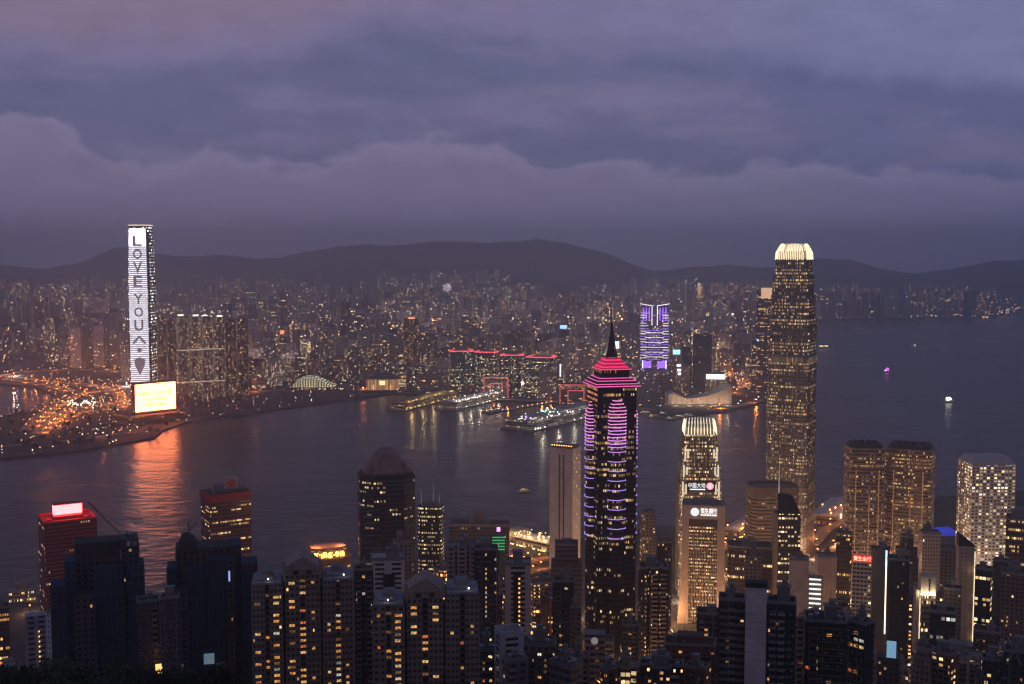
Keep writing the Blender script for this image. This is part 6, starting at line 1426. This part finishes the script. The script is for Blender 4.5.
B('dark stepped office in front of the beige slab tower', 551, 582, 543, 960, off((.14, .12, .13), .1, warm=.5), seed=69, tiers=[(.86, 1.0), (1.0, .75)], **OT)
NR('slim terracotta tower left of the purple-banded skyscraper base', 571, 581, 607, 700, AP((.26, .14, .10), .06), .1, 1, seed=70)
o = NR('pale banded block with round clock-like window near its roof', 585, 605, 632, 640, off((.34, .3, .33), .12, bay=3, flr=3.6), .2, 2, seed=71, kit=False, mark='the round window block'); W_, D_, h_ = dims(o)
mb = MB(); mb.bar((-W_ * .02, -D_ / 2 - .2, h_ - 3.5), (-W_ * .02, -D_ / 2 - .9, h_ - 3.5), 2.0, ST0, 18); mb.build('round_window', em('round_dim', (.7, .65, .6), .25), o)
NR('terracotta block at the bottom beside the orange lit street', 568, 589, 656, 600, AP((.24, .17, .16), .1), .2, 2, seed=72, rich=2)
NR('dim greenish apartment tower right below the purple-banded skyscraper', 622, 638, 624, 700, AP((.12, .13, .11), .1), .3, 2, seed=73)
o = NR('dark red brick block with rooftop platform at bottom centre', 664, 716, 642, 610, AP((.17, .055, .04), .1, bay=3.4), .12, 0, seed=74, rich=2, mark='the dark red brick block', ratio=.5); W_, D_, h_ = dims(o)
boxy('rooftop_platform', (0, 0, h_ + 2.4), (W_ * .5, D_ * .7, 4.6), pm('brick_dark', (.16, .07, .06)), o)
NR('narrow dark block with jagged pale gable below the bank building', 697, 722, 612, 650, AP((.05, .05, .05), .1), .3, 2, seed=75, rich=1)
o = NR('dark tower with pale balcony slabs left of the blank shaft', 719, 745.5, 598, 490, AP((.06, .055, .06), .05, bay=3), .06, 0, seed=76, rich=1, mark='the balconied dark tower'); W_, D_, h_ = dims(o)
for k in range(11): boxy('balcony', (0, -D_ / 2 - 1.0, h_ - 4 - k * 3.05), (W_ * .9, 1.5, .9), pm('balcony_slab', (.17, .15, .17)), o)
o = B('blank lilac grey lift shaft with thin joints rising between dark towers', 745.5, 767, 586, 482, res((.72, .62, .70), .0, bay=60, flr=3.4, ww=1, wh=.03, gc=(.2, .17, .2)), seed=77, kit=False, ratio=.6, name='apartment_tower', mark='the blank lilac shaft'); W_, D_, h_ = dims(o)
boxy('shaft_cap', (0, 0, h_ + 1), (W_ + .5, D_ + .5, 2), pm('cap_dark', (.03, .03, .035)), o)
NR('dark glazed apartment tower right of the blank lilac shaft', 767, 796, 601, 487, AP((.035, .035, .045), .05, bay=3.4), .12, 3, seed=78, rich=1, mark='the dark glazed tower')
NR('narrow brown strip tower at the right of the dark glazed tower', 797, 805, 618, 540, AP((.14, .10, .09), .03), .1, 1, seed=79, kit=False)
for i, (a, b_, yt, Yv, yw, lab) in enumerate(((803, 847, 618, 505, 4, 'black apartment block with yellow green balcony rails and orange rooms, left wing'), (848, 874, 622, 520, -34, 'black apartment block wing turned away with orange rooms and yellow rails'))):
    o = NR(lab, a, b_, yt, Yv, AP((.03, .028, .03), .02, bay=3.2), .3, 3, seed=80 + i, rich=2, yaw=yw, mark='the yellow-railed black block' if i == 0 else None, weights=[9, 3, 1, 1, 0, 3, 3, 1], wsz=(2.6, 1.5)); W_, D_, h_ = dims(o)
    for k in range(9): boxy('balcony_rail', (0, -D_ / 2 - .9, h_ - 2.2 - k * 3.05), (W_ * .86, .25, .35), pm('rail_olive', (.22, .23, .06)), o)
o = B('low block carrying a tilted light blue screen in the bottom right quarter', 877, 900, 655, 640, res((.1, .08, .08), .1), seed=82, kit=False, **OT); W_, D_, h_ = dims(o)
boxy('screen', (W_ * .12, -D_ / 2, h_ + 5.0), (W_ * .42, .8, 9.5), em('screen_sky', (.3, .62, .9), .5), o)
B('dark glass block with faint teal lit floors', 930, 956, 610, 700, off((.03, .035, .04), .3, warm=.12, st=.5, bay=3), seed=83, mark='the teal floored block', **OT)
B('curved roofed grey block at the bottom right', 908, 942, 648, 600, res((.2, .17, .19), .05), seed=84, plan='circle', ratio=.8, tiers=[(.85, 1), (.95, .85), (1, .6)], mark='the curved roofed block')
NR('brown tower with two strings of pale stair windows near the right edge', 974, 1001, 630, 680, AP((.13, .09, .085), .1), .5, 2, seed=85, wsz=(1.0, 1.2), mark='the stair-windowed brown tower')
B('tall brown block beneath the slanted black glass office', 1001, 1030, 572, 800, res((.2, .13, .12), .12, warm=.7), seed=86, mark='the tall brown block')
B('brown block with dim balconies left of the slanted fin tower', 944, 962, 588, 800, res((.2, .15, .14), .08), seed=87)
o = NR('dark block with pale crossed frame at the bottom right corner', 1004, 1034, 650, 560, AP((.08, .07, .07), .1), .1, 2, seed=88, rich=1); W_, D_, h_ = dims(o)
for a, b_ in (((-.4, 0), (.1, 14)), ((-.4, 14), (.1, 0))):
    mb = MB(); mb.bar((a[0] * W_, -D_ / 2 - 1, h_ + a[1] - 6), (b_[0] * W_, -D_ / 2 - 1, h_ + b_[1] - 6), .3, ST0); mb.build('crossed_frame', STEEL, o)

# waterfront on this side
def pg(px, py): return ground(px, py, 5)
pr = pier('ferry_pier', 'near shore ferry pier with stepped pale hall and strings of amber lamps', (512, 541), (556, 551), 30, 12, off((.4, .36, .33), .6, warm=.55, st=1.3, bay=3, flr=5), em('lamp_amber', (1, .6, .25), 4), 40, 'gable')
boxy('stair_hall', (8, 0, 12), (22, 30, 18), pm('hall_pale', (.42, .38, .36)), pr); mk('the near ferry pier', 530, 560, 1560)
for k in range(24):
    q_ = random.Random(k + 60); boxy('deck_lamp', (20 + k * 3.2, q_.uniform(-13, 13), 21), (.9, .9, .9), em('lamp_amber', (1, .6, .25), 4), pr)
pr = pier('ferry_pier', 'near shore ferry pier glowing orange behind the brown banded office', (728, 538), (760, 519), 26, 9, off((.35, .25, .16), .6, warm=.7, st=1.3, bay=3, flr=5), em('lamp_orange', (1, .38, .08), 7), 26, 'gable')
pr = pier('ferry_pier', 'near shore ferry pier with white round clock light beside the great skyscraper', (822, 527), (846, 507), 44, 14, off((.4, .24, .14), .6, warm=.7, st=1.4, bay=3, flr=5), em('lamp_orange', (1, .38, .08), 7), 24, 'gable')
mb = MB(); mb.bar((9, -24, 20), (9, -25.5, 20), 3.4, ST0, 16); mb.build('clock_light', em('clock_white', (1, .95, .85), 2.0), pr); boxy('clock_tower', (9, -22, 10), (7, 4, 22), pm('hall_pale', (.42, .38, .36)), pr)
tt = ground(943, 534, 5); o = boxy('roof_skin', (0, 0, 0), (1, 1, 1), DARKM, None); bpy.data.objects.remove(o)
r = empty('event_tent', tt, .1, label='event tent glowing deep blue between the twin towers and white gridded tower', cat='tent'); mb = MB()
mb.rings([(shape('rect', 30, 22), 0), (shape('rect', 30, 22), 5), (shape('rect', 18, 2), 10)], ST0); mb.build('canopy', em('tent_blue', (.05, .08, 1), .35), r)
def flyover(pts, label, wd_=16, z=12):
    P = [ground(*p, z) for p in pts]; r = empty('flyover', P[0], 0, label=label, cat='flyover'); mb = MB(); pl = MB()
    for a, b_ in zip(P, P[1:]):
        a, b_ = a - P[0], b_ - P[0]; d = (b_ - a); an = math.atan2(d.y, d.x); c_ = (a + b_) / 2; mb.box(c_, (d.length + 3, wd_, 1.6), ST0, an)
        n = Vector((-math.sin(an), math.cos(an), 0)) * wd_ / 2
        for s in (-1, 1): mb.box(c_ + n * s + Vector((0, 0, 1.2)), (d.length + 3, .4, 1.2), ST0, an)
        pl.bar(a + Vector((0, 0, -z - 3)), a, 1.4, ST0, 8)
        street_lamp(*(P[0] + c_ + n), 's', 'orange street lamp on the near waterfront flyovers', 'lamps on the near flyovers', 9000, 0)
        street_lamp(*(P[0] + a - n), 's', 'orange street lamp on the near waterfront flyovers', 'lamps on the near flyovers', 9000, 3.1)
    mb.build('deck', pm('pale_asphalt', (.2, .19, .18), .85), r); pl.build('piers', CONC, r)
flyover([(505, 566), (522, 563), (538, 560), (552, 558)], 'orange lit flyover curving past the near ferry pier')
flyover([(515, 576), (532, 572), (552, 569)], 'lower orange lit flyover beside the one by the near ferry pier', 14, 8)
flyover([(722, 548), (735, 545), (748, 545), (770, 548)], 'orange lit flyover behind the bank building and brown banded office')
flyover([(812, 545), (826, 530), (842, 522), (860, 516)], 'orange lit flyover between the great skyscraper and the twin towers')
flyover([(815, 562), (830, 552), (846, 545)], 'short dim flyover in front of the great harbour skyscraper', 18, 9)

# street lamps deep between the near towers
q = random.Random(31); ST_ = [(618, 652, 720, 30000), (612, 662, 700, 24000), (606, 640, 760, 16000), (676, 600, 1120, 60000), (678, 620, 1000, 45000), (674, 640, 880, 26000), (733, 570, 1150, 12000), (812, 600, 1000, 9000), (846, 600, 930, 40000), (845, 585, 960, 36000), (655, 545, 1180, 16000), (650, 585, 950, 7000), (905, 570, 1000, 6000), (945, 560, 1120, 12000), (955, 575, 1000, 7000), (825, 545, 1250, 6000), (800, 560, 1250, 6000), (760, 530, 1420, 24000), (730, 540, 1380, 24000), (840, 520, 1500, 7000), (535, 575, 1250, 14000), (560, 600, 900, 7000), (585, 590, 930, 6000), (480, 590, 950, 5000), (438, 600, 800, 4000), (148, 640, 640, 4000), (20, 612, 1230, 9000), (330, 590, 1080, 7000), (990, 600, 930, 9000), (1015, 600, 900, 9000), (870, 620, 760, 4000), (905, 650, 680, 3000), (970, 650, 720, 3000), (770, 640, 620, 1500), (640, 660, 640, 4000), (555, 620, 760, 4000)]
for px, py, Y_, pw in ST_:
    x = (px - 512) / F * Y_; street_lamp(x, Y_, tz(x, Y_), q.choice('sso'), 'lamp added in the street canyon to brighten the tower face behind it', 'lamps in the near streets', pw * 1.6, q.uniform(0, 6), (1, .5, .22))

for px, Y_, pw in ((560, 1195, 26000), (575, 1200, 26000), (780, 1440, 26000), (800, 1435, 26000), (815, 1440, 20000), (760, 1450, 24000), (750, 1245, 30000), (775, 1240, 30000), (850, 1205, 40000), (872, 1200, 40000), (895, 1220, 40000), (925, 1225, 40000), (962, 1240, 40000), (985, 1225, 50000), (1008, 1235, 40000), (684, 1270, 40000), (716, 1270, 30000), (388, 965, 5000), (60, 1100, 6000), (225, 1185, 6000), (930, 960, 9000), (820, 925, 6000), (515, 620, 2500), (390, 690, 2500)):  # extra lamps, added to brighten the faces of the tall towers
    x = (px - 512) / F * Y_; street_lamp(x, Y_, tz(x, Y_), 's', 'lamp added in the street canyon to brighten the tower face behind it', 'lamps in the near streets', pw, q.uniform(0, 6), (1, .7, .46))
q = random.Random(41)
for k in range(64):  # lamps added to lend the far walls and haze a city glow
    px, Y_ = q.uniform(-5, 780), q.uniform(3350, 6200); x = (px - 512) / F * Y_
    if inside(x, Y_, kp) and inside(x, Y_ - 60, kp): street_lamp(x, Y_, 4, 'o', 'added lamp among the far tower blocks that warms walls and haze', 'added lamps lighting the far tower blocks', 230000, q.uniform(0, 6), (1, .66, .56))

# ------------------------------------------------------------------ THIS SIDE: infill blocks between the named towers
LIM = [(0, 655), (60, 660), (140, 605), (170, 625), (240, 620), (255, 620), (350, 600), (372, 600), (415, 566), (450, 566), (500, 562), (556, 575), (576, 625), (645, 640), (660, 585), (678, 640), (726, 640), (732, 575), (770, 585), (800, 590), (815, 600), (850, 600), (864, 605), (869, 652), (906, 652), (912, 570), (916, 640), (940, 580), (975, 605), (1010, 600), (1040, 590)]
q = random.Random(77); inf = []
ITC = [('grey', (.25, .22, .22)), ('tan', (.40, .29, .24)), ('brown', (.22, .145, .12)), ('black', (.04, .04, .045)), ('pale', (.62, .54, .54)), ('red brown', (.22, .09, .07))]
Yr = 560
while Yr < 1480:
    px = -5.0
    while px < 1030:
        wd_ = q.uniform(11, 22); W_px = wd_ * F / Yr; c_ = px + W_px / 2; px += W_px + q.uniform(2, 9) * F / Yr
        x = (c_ - 512) / F * Yr; Yj = Yr + q.uniform(-12, 12)
        if Yj > shore_Y(c_) - 45 or q.random() < .08: continue
        if any((fx - x) ** 2 + (fy - Yj) ** 2 < (fr * .88 + wd_ * .5) ** 2 for fx, fy, fr in FOOT): continue
        lim = lerp_tab(c_, LIM); zb = tz(x, Yj); yt = lim + q.uniform(0, 22) + (q.uniform(0, 50) if q.random() < .3 else 0)
        if Yr < 760: yt = max(yt, lerp_tab(c_, [(0, 668), (250, 668), (460, 660), (700, 655), (1030, 645)]) + q.uniform(0, 15))
        zt = at(c_, yt, Yj).z; h = min(zt - zb, q.uniform(50, 125) if Yr < 1250 else q.uniform(25, 70))
        if h < 12: continue
        cn, c = q.choice(ITC); kk = q.uniform(.8, 1.2); c = tuple(a * kk for a in c); ofc = q.random() < (.25 if Yr < 850 else .5)
        st = off(c, q.uniform(.15, .6), warm=q.uniform(.45, .7), bay=q.uniform(1.6, 3), st=2.8) if ofc else AP(c, q.uniform(.1, .42), warm=q.uniform(.5, .78), st=3.0)
        yt2 = pix(x, Yj, zb + h)[1]
        if yt2 > 700: continue
        o = bld('office_block' if ofc else 'apartment_block', 'x', 'x', c_ - W_px / 2, c_ + W_px / 2, yt2, Yj, st, plan=q.choice(['rect', 'rect', 'notch', 'notch2', 'round', 'cross']), yaw=q.choice([-22, 14, 30, 5, -38, 0]), ratio=q.uniform(.6, 1), relief=Yj < 950, rich=2 if Yj < 800 else 1 if Yj < 1150 else 0, seed=int(q.uniform(1, 9999)), tiers=q.choice([None, None, [(.9, 1.0), (1.0, .7)], [(.12, 1.12), (1.0, 1.0)]]))
        inf.append(dict(o=o, px=c_, Y=Yj, cn=cn, yt=yt2, office=ofc, h=h, w=wd_))
    Yr += 33
# blocks wholly hidden behind others are left out
def top_of(o):
    while o.parent is not None: o = o.parent
    return o
def cull(items, kept):
    kept = set(kept); gone = {it['o'].name for i, it in enumerate(items) if i not in kept}
    bpy.data.batch_remove([o for o in S.objects if top_of(o).name in gone])
    return [it for i, it in enumerate(items) if i in kept]
inf = cull(inf, [0, 1, 2, 4, 5, 6, 11, 12, 18, 20, 24, 35, 44, 58, 63, 64, 85, 86, 107, 125, 135, 153, 154, 155, 156, 175, 179, 180, 185, 195, 198, 199, 206, 226, 234, 254, 255, 260, 261, 301, 303, 323, 349, 381])
ind = cull(ind, [0, 1, 2, 3, 4, 7, 9, 10, 11, 12, 13, 14, 19, 23, 24, 25, 26, 27, 30, 33, 34, 35, 40, 41, 42, 47, 48, 52, 53, 55, 58, 60, 62, 64, 67, 69, 70, 72, 74, 75, 76, 78, 79, 80, 81, 83, 86, 89, 90, 92, 93, 95, 96, 98, 99, 100, 102, 104, 105, 106, 108, 109, 110, 113, 114, 116, 117, 119, 120, 122, 123, 126, 127, 128, 129, 132, 135, 136, 138, 140, 141, 142, 145, 146, 150, 152, 153, 155, 157, 163, 165, 166, 168, 169, 170, 174, 178, 183, 185, 186, 188, 190, 191, 192, 193, 195, 199, 201, 207, 208, 210, 212, 214, 218, 225, 226, 227, 228, 229, 230, 231, 232, 233, 234, 235, 236, 237, 239, 240, 242, 243, 244, 245, 247, 248, 249, 250, 251, 252, 253, 254, 255, 256, 257, 258, 260, 261, 263, 264, 267, 269])
auto_label(ind, [m_ for m_ in MARKS if m_[3] > 2500] + FAR, 'tower blocks of the city across the harbour')
auto_label(inf, ISLM, 'blocks packed between the near towers')

# dark hillside trees in front, bottom left, and a few between the blocks
q = random.Random(8); TP = []
SK = [(-40, 652), (0, 657), (30, 660), (70, 663), (110, 668), (150, 670), (200, 672), (250, 678)]
for k in range(60):
    px = q.uniform(-45, 262); Y_ = q.uniform(285, 400); yt = lerp_tab(px, SK) + q.uniform(-1, 12); x = (px - 512) / F * Y_; zb = tz(x, Y_); h = at(px, yt, Y_).z - zb
    if h < 5: continue
    sc_ = min(h / 15, 1.7); tree(x, Y_, zb + max(0, h - 15 * 1.7) * 0, 'near', sc_, 'dark tree on the hillside along the bottom left edge', 'trees on the near hillside', q)
for px, py, Y_ in ((462, 672, 640), (486, 664, 660), (512, 668, 640), (700, 676, 560), (835, 608, 900), (842, 612, 890), (1000, 668, 620), (1014, 676, 600), (992, 678, 590), (980, 672, 610), (900, 668, 640), (812, 574, 1200), (560, 668, 650)):
    x = (px - 512) / F * Y_; tree(x, Y_, tz(x, Y_), 'near', 1.2, 'dark tree growing between the near apartment blocks', 'trees between the near blocks', q)
